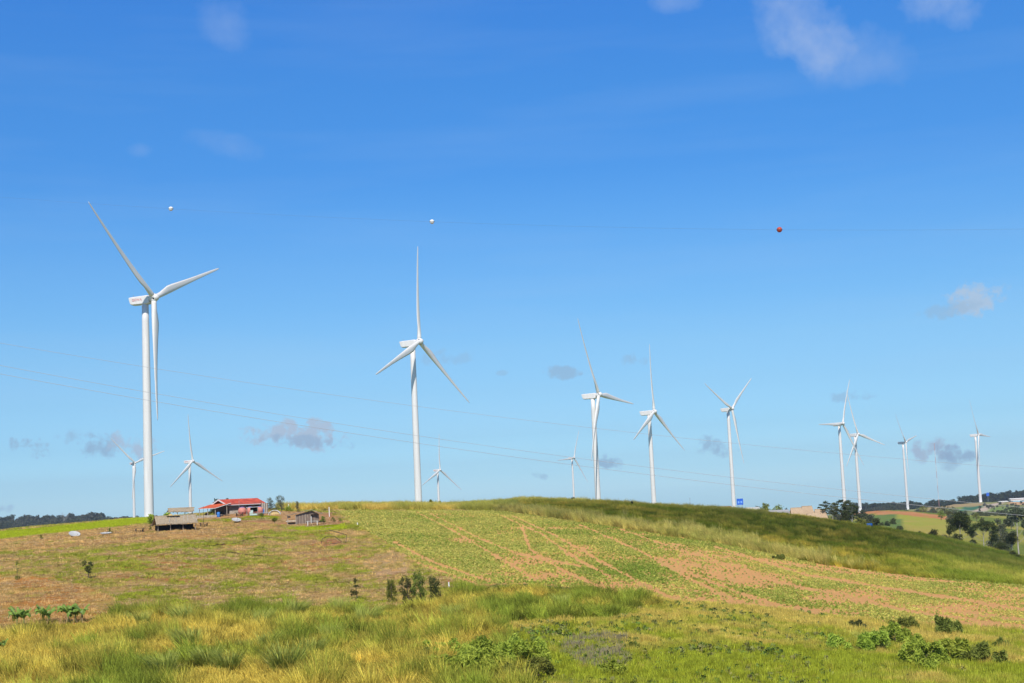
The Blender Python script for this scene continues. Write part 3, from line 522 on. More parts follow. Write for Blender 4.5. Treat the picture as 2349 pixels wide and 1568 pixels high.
for (nm, x, y, hz_, yw, ph, lab) in TURB:
    yw = R_(yw); c5 = R_(5); cx, cy = math.cos(yw), -math.sin(yw); off = 5.0 * math.cos(c5)
    tx, ty = x - cx * off, y - cy * off; zb = float(Z(tx, ty)[0])
    root = empty('wind_turbine', (tx, ty, zb), -yw, lab, 'wind turbine', 'white three-bladed wind turbines of the wind farm')
    H = hz_ - .44 - zb; zt = H - 1.6; rb = 2.28; rt = 1.58; b = MB()
    prof = [(rb * 1.12, -3), (rb * 1.12, .25), (rb, .3)] + [(rb + (rt - rb) * (k / 12) ** 1.1, .3 + (zt - .3) * k / 12) for k in range(1, 13)]
    tw = b.lathe(prof, 40).build('tower', M_white, root, True)
    for s_ in (.27, .52, .76):
        r1 = rb + (rt - rb) * s_ ** 1.1 + .012; MB().lathe([(r1, s_ * zt - .09), (r1 + .02, s_ * zt), (r1, s_ * zt + .09)], 40).build('flange', M_white, tw)
    if nm in ('T1', 'T2'): MB().box((-.0, -rb - .02, 2.6), (1.0, .12, 2.3)).build('door', M_steel, tw)
    nac = part('nacelle', ME_nac, root, Matrix.Translation((0, 0, H - .35)))
    MB().tube([(-6.9, .5, 1.9), (-6.9, .5, 3.1)], .05).box((-6.9, .5, 3.1), (.5, .06, .06)).build('wind_vane', M_steel, nac); MB().tube([(-6.3, -.5, 1.9), (-6.3, -.5, 2.7)], .05).build('anemometer', M_steel, nac)
    part('shaft_cover', ME_shaft, nac, Matrix.Translation((-.2, 0, .1)))
    if nm in ('T1', 'TL1', 'TL2', 'TM1'):
        part('lettering', ME_let, nac, Matrix.Translation((-3.4, -1.885, .25)) @ Matrix.Rotation(math.pi / 2, 4, 'X'))
    hubp = Vector((off, 0, H + .44)); a = Vector((math.cos(c5), 0, math.sin(c5))); s = Vector((0, 1, 0)); u = a.cross(s)
    fr = Matrix.Translation(hubp) @ Matrix.Rotation(-c5, 4, 'Y')
    hb = part('hub', ME_hub, root, fr)
    for k in range(3):
        t = R_(ph + 120 * k); d = u * math.cos(t) + s * math.sin(t)
        d = (d * math.cos(R_(.4)) + a * math.sin(R_(.4))).normalized(); pa = (a - d * a.dot(d)).normalized(); e_ = pa.cross(d)
        mm = Matrix.Identity(4)
        for i in range(3): mm[i][0] = e_[i]; mm[i][1] = pa[i]; mm[i][2] = d[i]; mm[i][3] = hubp[i]
        part('blade', ME_blade, root, mm)
        part('blade_collar', ME_collar, hb, fr.inverted() @ mm)
        t2 = t + math.pi / 3; loc_ = Vector((.75, math.sin(t2) * 1.72, math.cos(t2) * 1.72))
        part('hub_port', ME_port, hb, Matrix.Translation(loc_) @ Vector((0.25, math.sin(t2), math.cos(t2))).to_track_quat('Z', 'Y').to_matrix().to_4x4())
# ------------------------------------------------------------------ power lines and marker balls
M_wire = mat('aluminium_wire', (.42, .44, .47), rough=.5, spec=.5, var=.05)
M_bw = mat('white_marker', (.82, .82, .80), rough=.4, var=.04); M_br = mat('red_marker', (.52, .07, .035), rough=.4, var=.1)
M_cable = mat('dark_cable', (.16, .20, .27), rough=.8)
def wire(pts, dL, dR, rad, label):
    rad *= .8
    xs = np.array([p[0] for p in pts]); ys = np.array([p[1] for p in pts]); cf = np.polyfit(xs, ys, 2); P3 = []
    for px in np.linspace(-900, 3250, 90):
        f_ = px / W0; D = 1 / ((1 - f_) / dL + f_ / dR); r = ray(px, np.polyval(cf, px)); P3.append(tuple(r * D))
    o = MB().tube(P3, rad, 6).build('power_line', M_wire if rad > .012 else M_cable); tag(o, label, 'power line', 'power lines crossing the sky'); return cf
wire([(0, 787), (844, 919), (1260, 970.5), (1774, 1025), (2324, 1075)], 150, 210, .021, 'uppermost of the three sloping power lines, crossing the turbine towers')
wire([(0, 838), (577, 942), (942, 998.4), (1370, 1057), (1810, 1109.5), (2349, 1165.6)], 140, 185, .023, 'middle one of the three sloping power lines')
wire([(0, 857), (538, 954), (942, 1016), (1370, 1073.5), (1810, 1126), (2349, 1184.5)], 135, 175, .024, 'lowest sloping power line, reaching down across the far fields')
cf = wire([(0, 451.6), (392, 481), (991, 510), (1788, 525.5), (2349, 527)], 195, 135, .0085, 'thin high cable that carries the marker balls')
def ball(px, du, matl, label):
    f_ = px / W0; D = 1 / ((1 - f_) / 195 + f_ / 135); p = ray(px, np.polyval(cf, px)) * D; r = du * D / FPX / 2
    root = empty('marker_ball', p, .1, label, 'marker ball', 'aircraft marker balls on the high cable')
    for sgn in (1, -1):
        pr = [(r * math.cos(t), sgn * r * math.sin(t)) for t in np.linspace(0.02, math.pi / 2 - .02, 9)]; MB().lathe(pr if sgn > 0 else pr[::-1], 24).build('shell', matl, root, True)
    MB().lathe([(r * 1.0, -r * .03), (r * 1.08, -r * .03), (r * 1.08, r * .03), (r, r * .03)], 24).build('flange', M_steel, root)
    for sgn in (-1, 1): MB().tube([(sgn * r * .95, 0, 0), (sgn * r * 1.15, 0, 0)], r * .12).build('clamp', M_dark, root)
ball(392, 10.2, M_bw, 'white marker ball on the high cable beside the nearest turbine rotor'); ball(991, 10.6, M_bw, 'white marker ball on the high cable above the second tallest turbine'); ball(1788, 12.6, M_br, 'red marker ball on the high cable at right')
# ------------------------------------------------------------------ farm buildings
M_wood = mat('weathered_planks', (.20, .155, .125), var=.45, vscale=2.2, stretch=(6, 6, .35), bump=.5, bscale=8, rough=.9)
M_woodd = mat('dark_timber', (.075, .06, .05), var=.3, vscale=4, rough=.9)
M_woodl = mat('pale_timber', (.42, .36, .29), var=.2, vscale=5, rough=.9)
M_thatch = mat('thatch', (.30, .235, .17), col2=(.60, .48, .33), var=.25, vscale=7, stretch=(4.5, .5, .5), bump=1., bscale=14, rough=.95)
M_thatchd = mat('dark_thatch', (.13, .10, .08), var=.4, vscale=7, stretch=(5, 1, 1), bump=.8, bscale=14, rough=.95)
M_redroof = mat('red_sheet_roof', (.38, .06, .045), col2=(.56, .10, .06), var=.12, vscale=.9, rough=.7, bump=.2)
M_orroof = mat('orange_red_sheet_roof', (.46, .08, .035), col2=(.64, .14, .06), var=.12, vscale=1.1, rough=.55)
M_trim = mat('white_trim', (.74, .72, .70), var=.06); M_conc = mat('pale_concrete', (.48, .42, .34), var=.2, vscale=2)
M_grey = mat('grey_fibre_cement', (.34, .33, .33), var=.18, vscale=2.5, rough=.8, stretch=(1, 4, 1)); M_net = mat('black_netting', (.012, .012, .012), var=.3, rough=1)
M_blue = mat('blue_plastic', (.05, .20, .55), rough=.4, var=.1); M_pink = mat('salmon_clay', (.60, .24, .19), rough=.75, var=.1, vscale=1.5); M_bluel = mat('blue_lid', (.16, .16, .42), rough=.5)
M_clay = mat('brown_clay', (.20, .09, .05), var=.2); M_straw = mat('straw', (.60, .46, .22), var=.25, vscale=8); M_pale = mat('pale_panel', (.44, .44, .43), var=.15, vscale=1.5, rough=.6)
M_palegreen = mat('pale_green_plastic', (.52, .62, .60), var=.1); M_pole = mat('white_post_paint', (.78, .76, .74), var=.06); M_redtip = mat('red_post_tip', (.5, .05, .03))
def slab(b, c4, th):                            # a sheet with four corners and a thickness
    c4 = [Vector(p) for p in c4]; n = (c4[1] - c4[0]).cross(c4[3] - c4[0]).normalized() * th; v = c4 + [p - n for p in c4]
    return b.add(v, [(0, 1, 2, 3), (7, 6, 5, 4), (0, 4, 5, 1), (1, 5, 6, 2), (2, 6, 7, 3), (3, 7, 4, 0)])
def corr(b, p0, u_, v_, nu, amp=.03, th=.03):   # corrugated sheet: waves along u_, straight along v_
    p0, u_, v_ = Vector(p0), Vector(u_), Vector(v_); n = u_.cross(v_).normalized(); k = len(b.v); V = []
    for i in range(nu + 1):
        t = i / nu; h = amp * (1 if i % 2 else -1)
        for w in (0, 1):
            q = p0 + u_ * t + v_ * w; V += [q + n * (h + th), q + n * h]
    F = []
    for i in range(nu):
        a = i * 4; c = a + 4; F += [(a, c, c + 2, a + 2), (a + 1, a + 3, c + 3, c + 1), (a, a + 1, c + 1, c), (a + 2, c + 2, c + 3, a + 3)]
    F += [(0, 2, 3, 1), (nu * 4, nu * 4 + 1, nu * 4 + 3, nu * 4 + 2)]
    return b.add(V, F)
def settle(g, rz, pts):                         # lowest ground under the footprint
    return min(float(Z(g.x + x * math.cos(rz) - y * math.sin(rz), g.y + x * math.sin(rz) + y * math.cos(rz))[0]) for x, y in pts)
# red roofed plank house
g = ground(526, 1181); rz = R_(40); zz = float(Z(g.x, g.y)[0])
house = empty('farm_house', (g.x, g.y, zz), rz, 'plank house with a red sheet roof and an orange-red lean-to on the hilltop', 'house')
L_, Wd, eh, rh = 7.5, 6.0, 2.2, 2.92; zf = -1.0
wl = MB(); wl.box((L_ / 2, .05, (eh + zf) / 2), (L_, .1, eh - zf)); wl.box((L_ / 2, Wd - .05, (eh + zf) / 2), (L_, .1, eh - zf))
for x in (.05, L_ - .05): slab(wl, [(x + .05, .1, zf), (x + .05, Wd - .1, zf), (x + .05, Wd - .1, eh), (x + .05, .1, eh)], .1); wl.add([(x - .05, .1, eh), (x - .05, Wd / 2, rh), (x - .05, Wd - .1, eh), (x + .05, .1, eh), (x + .05, Wd / 2, rh), (x + .05, Wd - .1, eh)], [(0, 1, 2), (5, 4, 3), (0, 3, 4, 1), (1, 4, 5, 2), (0, 2, 5, 3)])
wo_ = wl.build('wall', M_wood, house)
rf = MB(); ov = .55
corr(rf, (-.75, -ov, eh - .28), (L_ + 1.5, 0, 0), (0, Wd / 2 + ov, rh - eh + .42), 64); corr(rf, (L_ + .75, Wd + ov, eh - .28), (-L_ - 1.5, 0, 0), (0, -Wd / 2 - ov, rh - eh + .42), 64)
roof = rf.build('roof', M_redroof, house)
tr = MB()
for y0, y1 in ((-ov, Wd / 2), (Wd + ov, Wd / 2)): slab(tr, [(-.80, y0, eh - .22), (-.80, y1, rh + .2), (-.80, y1, rh - .06), (-.80, y0, eh - .5)], .05)
tr.box((L_ / 2, -ov - .03, eh - .34), (L_ + 1.5, .04, .12)); tr.build('barge_board', M_trim, roof)
lr = MB(); corr(lr, (-3.6, -.9, 1.45), (0, Wd + 1.2, 0), (3.55, 0, .88), 44); lean = lr.build('lean_to_roof', M_orroof, house)
lb = MB(); lb.box((-1.82, -.93, 1.82), (3.7, .05, .1), ry=-math.atan(.88 / 3.55)); lb.box((-3.62, Wd / 2 - .3, 1.38), (.06, Wd + 1.2, .1)); lb.build('rafter', M_trim, lean)
for x, y in ((-3.4, -.6), (-3.4, 2.6), (-3.4, Wd + .1), (-.9, -.7)): MB().tube([(x, y, -1.0), (x, y, 1.42 + (x + 3.6) * .247)], .065, 8).build('post', M_woodl, house)
MB().box((1.35, -.06, .25), (2.6, .12, .95)).build('plinth', M_conc, house); MB().box((4.4, -.03, .95), (.95, .06, 1.9)).build('door', M_woodd, house); MB().box((6.3, -.03, 1.35), (.9, .05, .8)).build('window', M_woodd, house)
MB().box((-2.2, 2.4, -.44), (4.2, 6.2, 1.0)).build('terrace', M_conc, house)
for x, y, s_ in ((-.6, .6, .8), (-.5, 3.2, 1.)): MB().box((x, y, .35), (.5, 1.3 * s_, .7)).box((x - .1, y, .75), (.3, .9 * s_, .12)).build('shelf', M_woodd, house)
MB().tube([(1.6, -1.2, -.6), (1.6, -1.2, 2.75)], .035).build('pole', M_steel, house)
for i, (px, py, w, lab) in enumerate(((492, 1186, 1.5, 'firewood heap under the lean-to left of the front blue drum'), (514, 1185.5, 2.0, 'long firewood heap right of the front blue drum'))):
    g = ground(px, py); r = empty('firewood_pile', (g.x, g.y + .4, g.z), .1, lab, 'firewood'); rw = random.Random(i)
    for k in range(14): x = rw.uniform(-w / 2, w / 2); z = .06 + .09 * (k % 4); a = rw.uniform(-.5, .5); MB().tube([(x - .35 * math.cos(a), -.35 * math.sin(a), z), (x + .35 * math.cos(a), .35 * math.sin(a), z + rw.uniform(0, .12))], .05, 6).build('log', M_woodd if k % 3 else M_wood, r)
g = ground(467, 1205); tag(MB().tube([(0, 0, -.3), (.02, 0, 1.7), (.0, 0, 3.4)], [.04, .035, .025], 6).build('thin_pole', M_woodd, None, loc=g), 'thin dark pole standing beside the table right of the big hut', 'pole')
# clay jars, drums
def prop(name, px, py, prof, mtl, label, cat, group=None, D=None, lid=None, dz=0):
    g = ground(px, py) if D is None else gat(px, D); r = empty(name, (g.x, g.y, g.z - .04 + dz), random.random(), label, cat, group); MB().lathe(prof, 24).build('body', mtl, r, True)
    if lid: MB().lathe(lid[0], 20).build('lid', lid[1], r, True)
    return r
jar = [(.42, 0), (.62, .12), (.80, .45), (.82, .85), (.70, 1.18), (.52, 1.3), (.5, 1.38), (.4, 1.38)]; jl = ([(.5, 1.38), (.46, 1.46), (.2, 1.52), (.02, 1.53)], M_bluel)
hd = Vector((math.cos(rz), math.sin(rz), 0))
for i, (px, lab) in enumerate(((555.5, 'leftmost of the three big salmon water jars below the plank wall'), (574, 'middle salmon water jar below the plank wall'), (594.5, 'rightmost salmon water jar, beside the blue drum'))):
    D = house.location.y - 1.2 + (px - 540) * .028; g = gat(px, D); r = empty('water_jar', (g.x, g.y, g.z - .05), i, lab, 'water jar', 'salmon water jars by the house'); MB().lathe(jar, 28).build('body', M_pink, r, True); MB().lathe(jl[0], 20).build('lid', jl[1], r, True)
drum = [(.27, 0), (.29, .04), (.28, .3), (.30, .33), (.28, .36), (.28, .62), (.30, .65), (.28, .68), (.29, .9), (.27, .93)]
prop('plastic_drum', 603.5, 1179, drum, M_blue, 'blue plastic drum beside the grey plank panel', 'drum', 'blue drums')
prop('plastic_drum', 501.3, 1187, [(r * 1.12, z * 1.03) for r, z in drum], M_blue, 'blue plastic drum in front of the lean-to', 'drum', 'blue drums', lid=([(.2, .96), (.16, 1.05), (.02, 1.06)], M_blue))
prop('clay_pot', 474.3, 1186, [(.2, 0), (.36, .15), (.42, .4), (.36, .62), (.24, .72), (.28, .8)], M_clay, 'brown clay pot under the edge of the lean-to', 'pot')
g = ground(607, 1179); r = empty('plank_screen', (g.x, g.y, g.z - .1), R_(10), 'tall weathered plank screen standing right of the house', 'screen')
for k in range(7): MB().box((-.6 + k * .2, 0, 1.15), (.185, .05, 2.2 + .12 * math.sin(k * 2.1))).build('plank', M_woodl if k % 2 else M_wood, r)
MB().box((0, .05, .6), (1.4, .05, .08)).box((0, .05, 1.7), (1.4, .05, .08)).build('rail', M_woodd, r)
# stall with a pale sheet roof
g = ground(578, 1184); r = empty('market_stall', (g.x, g.y, g.z), R_(6), 'small stall with pale sheet roof, black mesh and pale crates before the water jars', 'stall')
b = MB(); slab(b, [(-1.15, -.5, 1.62), (1.35, -.5, 1.72), (1.35, .7, 1.78), (-1.15, .7, 1.70)], .04); b.build('roof', M_pale, r)
for x, y in ((-.95, -.4), (1.15, -.4), (-.95, .6), (1.15, .6)): MB().tube([(x, y, -.2), (x, y, 1.66)], .035).build('post', M_woodl, r)
b = MB()
for k in range(9): b.tube([(-.3 + k * .16, .55, .8), (-.3 + k * .16, .55, 1.6)], .012, 4)
for k in range(5): b.tube([(-.35, .55, .85 + k * .17), (1.05, .55, .85 + k * .17)], .012, 4)
b.box((.35, .62, 1.2), (1.4, .02, .85)); b.build('mesh_screen', M_net, r)
for k, (x, z, w) in enumerate(((-.05, .25, .75), (.65, .25, .7), (-.1, .62, .7), (.0, .95, .5))): MB().box((x, -.05, z), (w, .5, .32)).box((x, -.32, z + .1), (w + .04, .04, .05)).build('crate', M_palegreen, r)
MB().box((2.4, 0, .5), (2.8, .45, .06)).box((1.4, 0, .2), (.06, .3, .6)).box((3.6, 0, .2), (.06, .3, .6)).build('counter', M_pale, r)
# straw front arch
g = ground(630, 1181); r = empty('storage_arch', (g.x, g.y, g.z - .1), R_(5), 'low white arched shelter filled with straw beside the wind-bent trees', 'shelter')
V = []; nA = 14
for y in (-.7, .9):
    for rr in (1.05, 1.15):
        for k in range(nA + 1): t = math.pi * k / nA; V.append((rr * 1.05 * math.cos(t), y, rr * .85 * math.sin(t)))
F = []; q = nA + 1
for k in range(nA): F += [(k, k + 1, q + k + 1, q + k), (2 * q + k, 3 * q + k, 3 * q + k + 1, 2 * q + k + 1), (q + k, q + k + 1, 3 * q + k + 1, 3 * q + k), (k, 2 * q + k, 2 * q + k + 1, k + 1)]
MB().add(V, F).build('cover', M_trim, r)
V = [(1.0 * math.cos(math.pi * k / nA) * 1.03, -.45, .84 * math.sin(math.pi * k / nA)) for k in range(nA + 1)] + [(1.0 * math.cos(math.pi * k / nA) * 1.03, .8, .84 * math.sin(math.pi * k / nA)) for k in range(nA + 1)]
MB().add(V, [tuple(range(nA + 1)), tuple(range(nA + 1, 2 * nA + 2))[::-1]] + [(k, nA + 1 + k, nA + 2 + k, k + 1) for k in range(nA)] + [(0, nA, 2 * nA + 1, nA + 1)]).build('straw_fill', M_straw, r)
# tables and benches
def table(px, py, w, lab, rz=.05, h=.68):
    g = ground(px, py); r = empty('outdoor_table', (g.x, g.y, g.z), rz, lab, 'table', 'dark wooden tables with benches'); MB().box((0, 0, h), (w, .7, .06)).build('tabletop', M_woodd, r)
    for x in (-w * .32, w * .32): 
        for y in (-.25, .25): MB().box((x, y, h / 2 - .1), (.09, .09, h + .1)).build('leg', M_woodd, r)
    for y in (-.75, .75): bb = MB().box((-.05, y, .40), (w * .55, .25, .05)).build('bench', M_woodd, r); [MB().box((x, y, .15), (.07, .2, .5)).build('bench_leg', M_woodd, bb) for x in (-w * .22, w * .15)]
table(320, 1222, 1.9, 'dark wooden table left of the big thatched hut'); table(467.6, 1209, 1.85, 'dark wooden table right of the big thatched hut'); table(549.4, 1184.5, 1.9, 'dark wooden table in front of the salmon water jars')
# thatched huts
def thatch_hut(px, py, rz, L_, Wd, eh, rh, lab, posts=3, dz=0., thick=.16, D=None, m_=None):
    g = ground(px, py) if D is None else gat(px, D); r = empty('thatched_hut', (g.x, g.y, g.z), rz, lab, 'hut', 'open thatched huts'); b = MB(); rng2 = random.Random(int(px))
    for sgn in (-1, 1):
        nx, ny = 26, 6; V = []
        for side in (0, 1):
            for i in range(nx + 1):
                for j in range(ny + 1):
                    t = j / ny; x = L_ * i / nx - (.25 if sgn > 0 else .0) * t; yy_ = Wd / 2 + sgn * (t * (Wd / 2 + .45)); z = rh - t * (rh - eh) * (1.0 + .06 * math.sin(t * 3)) + (rng2.random() - .5) * .07 - side * thick * (1 - .5 * t) - (.18 * rng2.random() if j == ny and side else 0)
                    V.append((x, yy_, z + .06 * math.sin(x * 1.3)))
        s_ = (nx + 1) * (ny + 1); F = []
        for i in range(nx):
            for j in range(ny): a = i * (ny + 1) + j; c = a + ny + 1; F += [(a, c, c + 1, a + 1), (s_ + a, s_ + a + 1, s_ + c + 1, s_ + c)]
        for i in range(nx): a = i * (ny + 1) + ny; c = a + ny + 1; F.append((a, c, s_ + c, s_ + a))
        for j in range(ny): F.append((j, j + 1, s_ + j + 1, s_ + j)); a = nx * (ny + 1) + j; F.append((a, s_ + a, s_ + a + 1, a + 1))
        b.add(V, F)
    b.tube([(-.1, Wd / 2, rh + .02), (L_ + .1, Wd / 2, rh + .0)], .1, 8); roof = b.build('thatched_roof', m_ or M_thatch, r)
    for i in range(posts):
        for y in (.1, Wd - .1):
            x = .35 + (L_ - .7) * i / (posts - 1); zg = float(Z(g.x + x * math.cos(rz) - y * math.sin(rz), g.y + x * math.sin(rz) + y * math.cos(rz))[0]) - g.z
            MB().tube([(x, y, zg - .2), (x + .02, y, eh + .3)], .055, 7).build('post', M_woodd if y > 1 else M_woodl, r)
    return r, roof, g
hut, hroof, g = thatch_hut(358, 1222, R_(22), 7.1, 2.9, 1.42, 2.72, 'large thatched hut with a low straw roof over woven dark screens', 4)
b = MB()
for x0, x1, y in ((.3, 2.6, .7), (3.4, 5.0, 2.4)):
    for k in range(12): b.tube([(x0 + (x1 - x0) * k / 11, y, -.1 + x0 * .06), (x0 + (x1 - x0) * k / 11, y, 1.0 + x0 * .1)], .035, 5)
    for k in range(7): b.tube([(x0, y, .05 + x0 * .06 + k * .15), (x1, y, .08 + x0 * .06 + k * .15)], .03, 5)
b.box((1.4, .78, .5), (2.3, .03, 1.1)); b.build('woven_screen', M_net, hut); MB().box((3.5, 1.7, .35), (6.4, 1.9, .5), 0).box((3.5, 2.7, .6), (6.6, .05, 1.1)).build('net_and_shade_block', M_net, hut)  # added black block and back sheet: netting plus the shade under the roof
sl_ = MB()
for x in (2.6, 3.6, 4.9, 5.6, 6.3, 7.3): sl_.tube([(x, 1.2, 2.62), (x + random.uniform(-.5, .5), -.3, 1.66)], .03, 5)
sl_.build('roof_stick', M_pale, hroof); MB().box((2.7, 1.35, 2.9), (.55, .4, .28)).box((3.6, 1.3, 2.84), (.6, .4, .16)).box((3.1, 1.2, 2.79), (2.2, .7, .08)).build('straw_heap', M_straw, hroof)
hut2, hr2, g2_ = thatch_hut(386, 1193, R_(14), 5.0, 2.8, ray(405, 1173.5)[2] * 283 - gat(386, 283).z, ray(405, 1166.5)[2] * 283 - gat(386, 283).z, 'smaller open thatched hut standing behind the big one', 4, D=283, m_=M_thatch)
MB().box((2.4, 1.2, .45), (4.2, 1.6, .08)).build('deck', M_woodd, hut2)
# grey shed
g = ground(678.7, 1204.5); rz = R_(8); shed = empty('grey_shed', (g.x, g.y, g.z), rz, 'small weathered shed with a grey sheet roof and a side porch', 'shed')
W_ = 4.2; D_ = 3.4; b = MB(); b.box((W_ / 2 - .75, .05, .72), (W_ - 1.5, .1, 2.05)); b.box((W_ - .75, .6, .72), (1.5, .08, 2.05)); b.box((W_ / 2, D_, .72), (W_, .1, 2.05)); b.box((.05, D_ / 2, .72), (.1, D_ - .2, 2.05)); b.box((W_ - .05, D_ / 2 + .3, .72), (.1, D_ - .8, 2.05))
b.add([(0, .02, 1.745), (W_, .02, 1.745), (2.9, .02, 2.42), (0, .1, 1.745), (W_, .1, 1.745), (2.9, .1, 2.42)], [(0, 1, 2), (5, 4, 3), (0, 3, 4, 1), (1, 4, 5, 2), (2, 5, 3, 0)]); b.build('wall', M_wood, shed)
b = MB()
for k in range(6): b.box((.2 + k * .5, -.03, .75), (.05, .04, 1.95))
b.build('batten', M_woodl, shed)
b = MB(); corr(b, (-1.75, -.55, 1.72), (0, D_ + .8, 0), (4.65, 0, .86), 30, .02, .025); corr(b, (4.85, D_ + .25, 1.70), (0, -D_ - .8, 0), (-1.95, 0, .86), 30, .02, .025); b.build('roof', M_grey, shed)
for x, y in ((-1.45, -.35), (.02, -.2), (1.75, -.15)): MB().tube([(x, y, -.4), (x, y, 1.8)], .05).build('post', M_woodl, shed)
MB().box((2.8, -.02, .4), (.16, .14, 1.9)).build('pale_board', M_pale, shed); MB().box((-1.2, -.3, 1.45), (.55, .5, .35)).build('hanging_basket', M_woodd, shed)
g3 = ground(717, 1205.5); r = empty('low_table', (g3.x - .1, g3.y - .9, float(Z(g3.x, g3.y - .9)[0])), rz, 'pale low table in front of the grey shed', 'table'); MB().box((.2, 0, .78), (2.1, .7, .07)).build('tabletop', M_pale, r)
for x in (-.6, 1.05): 
    for y in (-.28, .28): MB().box((x, y, .3), (.11, .11, .9)).build('leg', M_trim, r)
g3 = ground(672, 1197); o = MB().box((0, 0, .08), (2.6, 1.8, .2)).box((.1, .05, .2), (2.3, 1.4, .05)).build('concrete_slab', M_conc, None, loc=(g3.x, g3.y, g3.z), rz=.15); tag(o, 'pale concrete slab on the ground behind the shed porch', 'slab')
# pale round discs lying on the grass
def disc(px, py, w, tilt, az, lab, stick=True):
    g = ground(px, py); r = empty('dish_antenna', (g.x, g.y, g.z + .1), 0, lab, 'dish', 'pale round dishes lying on the hillside'); R0 = w / 2
    me = MB().lathe([(.02, 0), (R0 * .4, .03), (R0 * .75, .1), (R0, .22), (R0 + .03, .22), (R0 * .77, .06), (R0 * .4, -.02), (.02, -.05)], 32).mesh('bowl', M_pale, True)
    part('bowl', me, r, Matrix.Translation((0, 0, .25)) @ Matrix.Rotation(az, 4, 'Z') @ Matrix.Rotation(tilt, 4, 'X'))
    if stick: MB().tube([(.1, 0, .2), (.35, 0, 1.05)], .03, 5).build('feed_arm', M_woodd, r)
    MB().box((.55, .1, .0), (.06, .06, .7)).box((-.5, .1, .0), (.06, .06, .7)).build('support_foot', M_woodd, r)
disc(170.5, 1232, 1.9, R_(28), R_(35), 'tilted pale round dish at the far left of the brown slope', False); disc(243, 1230.5, 1.9, R_(6), R_(10), 'flat lying pale round dish right of the tilted one at left'); disc(542, 1199.5, 1.75, R_(22), R_(30), 'tilted pale dish with an arm on the slope below the red roofed house')
# marker posts
def post(px, py, h, lab, lean=0., tip=True, w=.13):
    g = ground(px, py); r = empty('marker_post', (g.x, g.y, g.z - .05), .2, lab, 'post', 'white marker posts'); r.rotation_euler = (0, lean, .2); MB().box((0, 0, h / 2), (w, w, h)).build('shaft', M_pole, r)
    if tip: MB().box((0, 0, h + .05), (w * 1.02, w * 1.02, .1)).build('tip', M_redtip, r)
post(755.5, 1186, 1.9, 'tall white marker post on the bank left of the bean field'); post(662, 1171, 1.4, 'white marker post behind the wind-bent trees near the house'); post(1030, 1351, .75, 'short white marker post right of the four slim trees'); post(820, 1206, .55, 'small pale stub post on the left edge of the bean field', tip=False); post(1188, 1492, .75, 'leaning white marker post with a red tip in the lower meadow', -.25, w=.1)
# hoses on the ground and frame of sticks
def hose(pts, lab):
    P3 = []
    for i in range(len(pts) - 1):
        for t in np.linspace(0, 1, 8, endpoint=False): px = pts[i][0] * (1 - t) + pts[i + 1][0] * t; py = pts[i][1] * (1 - t) + pts[i + 1][1] * t; P3.append(ground(px, py) + Vector((0, 0, .1)))
    o = MB().tube(P3, .05, 6).build('hose', M_net); tag(o, lab, 'hose', 'black hoses on the hillside')
hose([(444, 1261), (470, 1256), (510, 1251), (540, 1249), (570, 1238), (600, 1234), (625, 1236)], 'long black hose winding across the mown slope below the shed'); hose([(520, 1268), (560, 1274), (610, 1278)], 'short black hose low on the mown slope'); 
g = ground(765, 1250); o = MB().tube([(-1.9, 0, 0), (-1.7, .1, .9), (-.9, .2, 1.25), (.2, .1, 1.2), (1.5, 0, .1)], .05, 5).tube([(-.7, .3, 2.2), (.9, .3, 1.7), (2.1, .2, 1.3), (1.9, 0, .1)], .05, 5).tube([(-3, .1, .05), (0, 0, .08), (2, 0, .2)], .04, 5).build('stick_frame', M_woodd, None, loc=g); tag(o, 'bent frame of dark sticks standing on the orange earth patch', 'frame')
# ------------------------------------------------------------------ far signs, roofs, masts, road side buildings
M_sign = mat('blue_sign', (.03, .13, .62), rough=.5, var=.1); M_brick = mat('brown_red_roof', (.26, .12, .10), var=.2); M_tanroof = mat('tan_thatch', (.46, .33, .22), var=.18, vscale=2, bump=.3, stretch=(4, 1, 1)); M_far = mat('pale_far_wall', (.62, .60, .58), var=.1)
g = gat(1695, 470); r = empty('blue_sign', g, 0, 'blue square sign board standing beside a turbine tower on the far ridge', 'sign'); MB().box((0, 0, 4.6 - .5), (2.1, .1, 2.0)).build('board', M_sign, r); MB().box((-.45, -.06, 3.95), (.55, .03, .7)).box((.45, -.06, 3.95), (.55, .03, .7)).build('pictogram', mat('pale_blue_sign', (.2, .38, .8)), r); [MB().tube([(x, .1, -1), (x, .1, 3.3)], .07).build('post', M_steel, r) for x in (-.7, .7)]
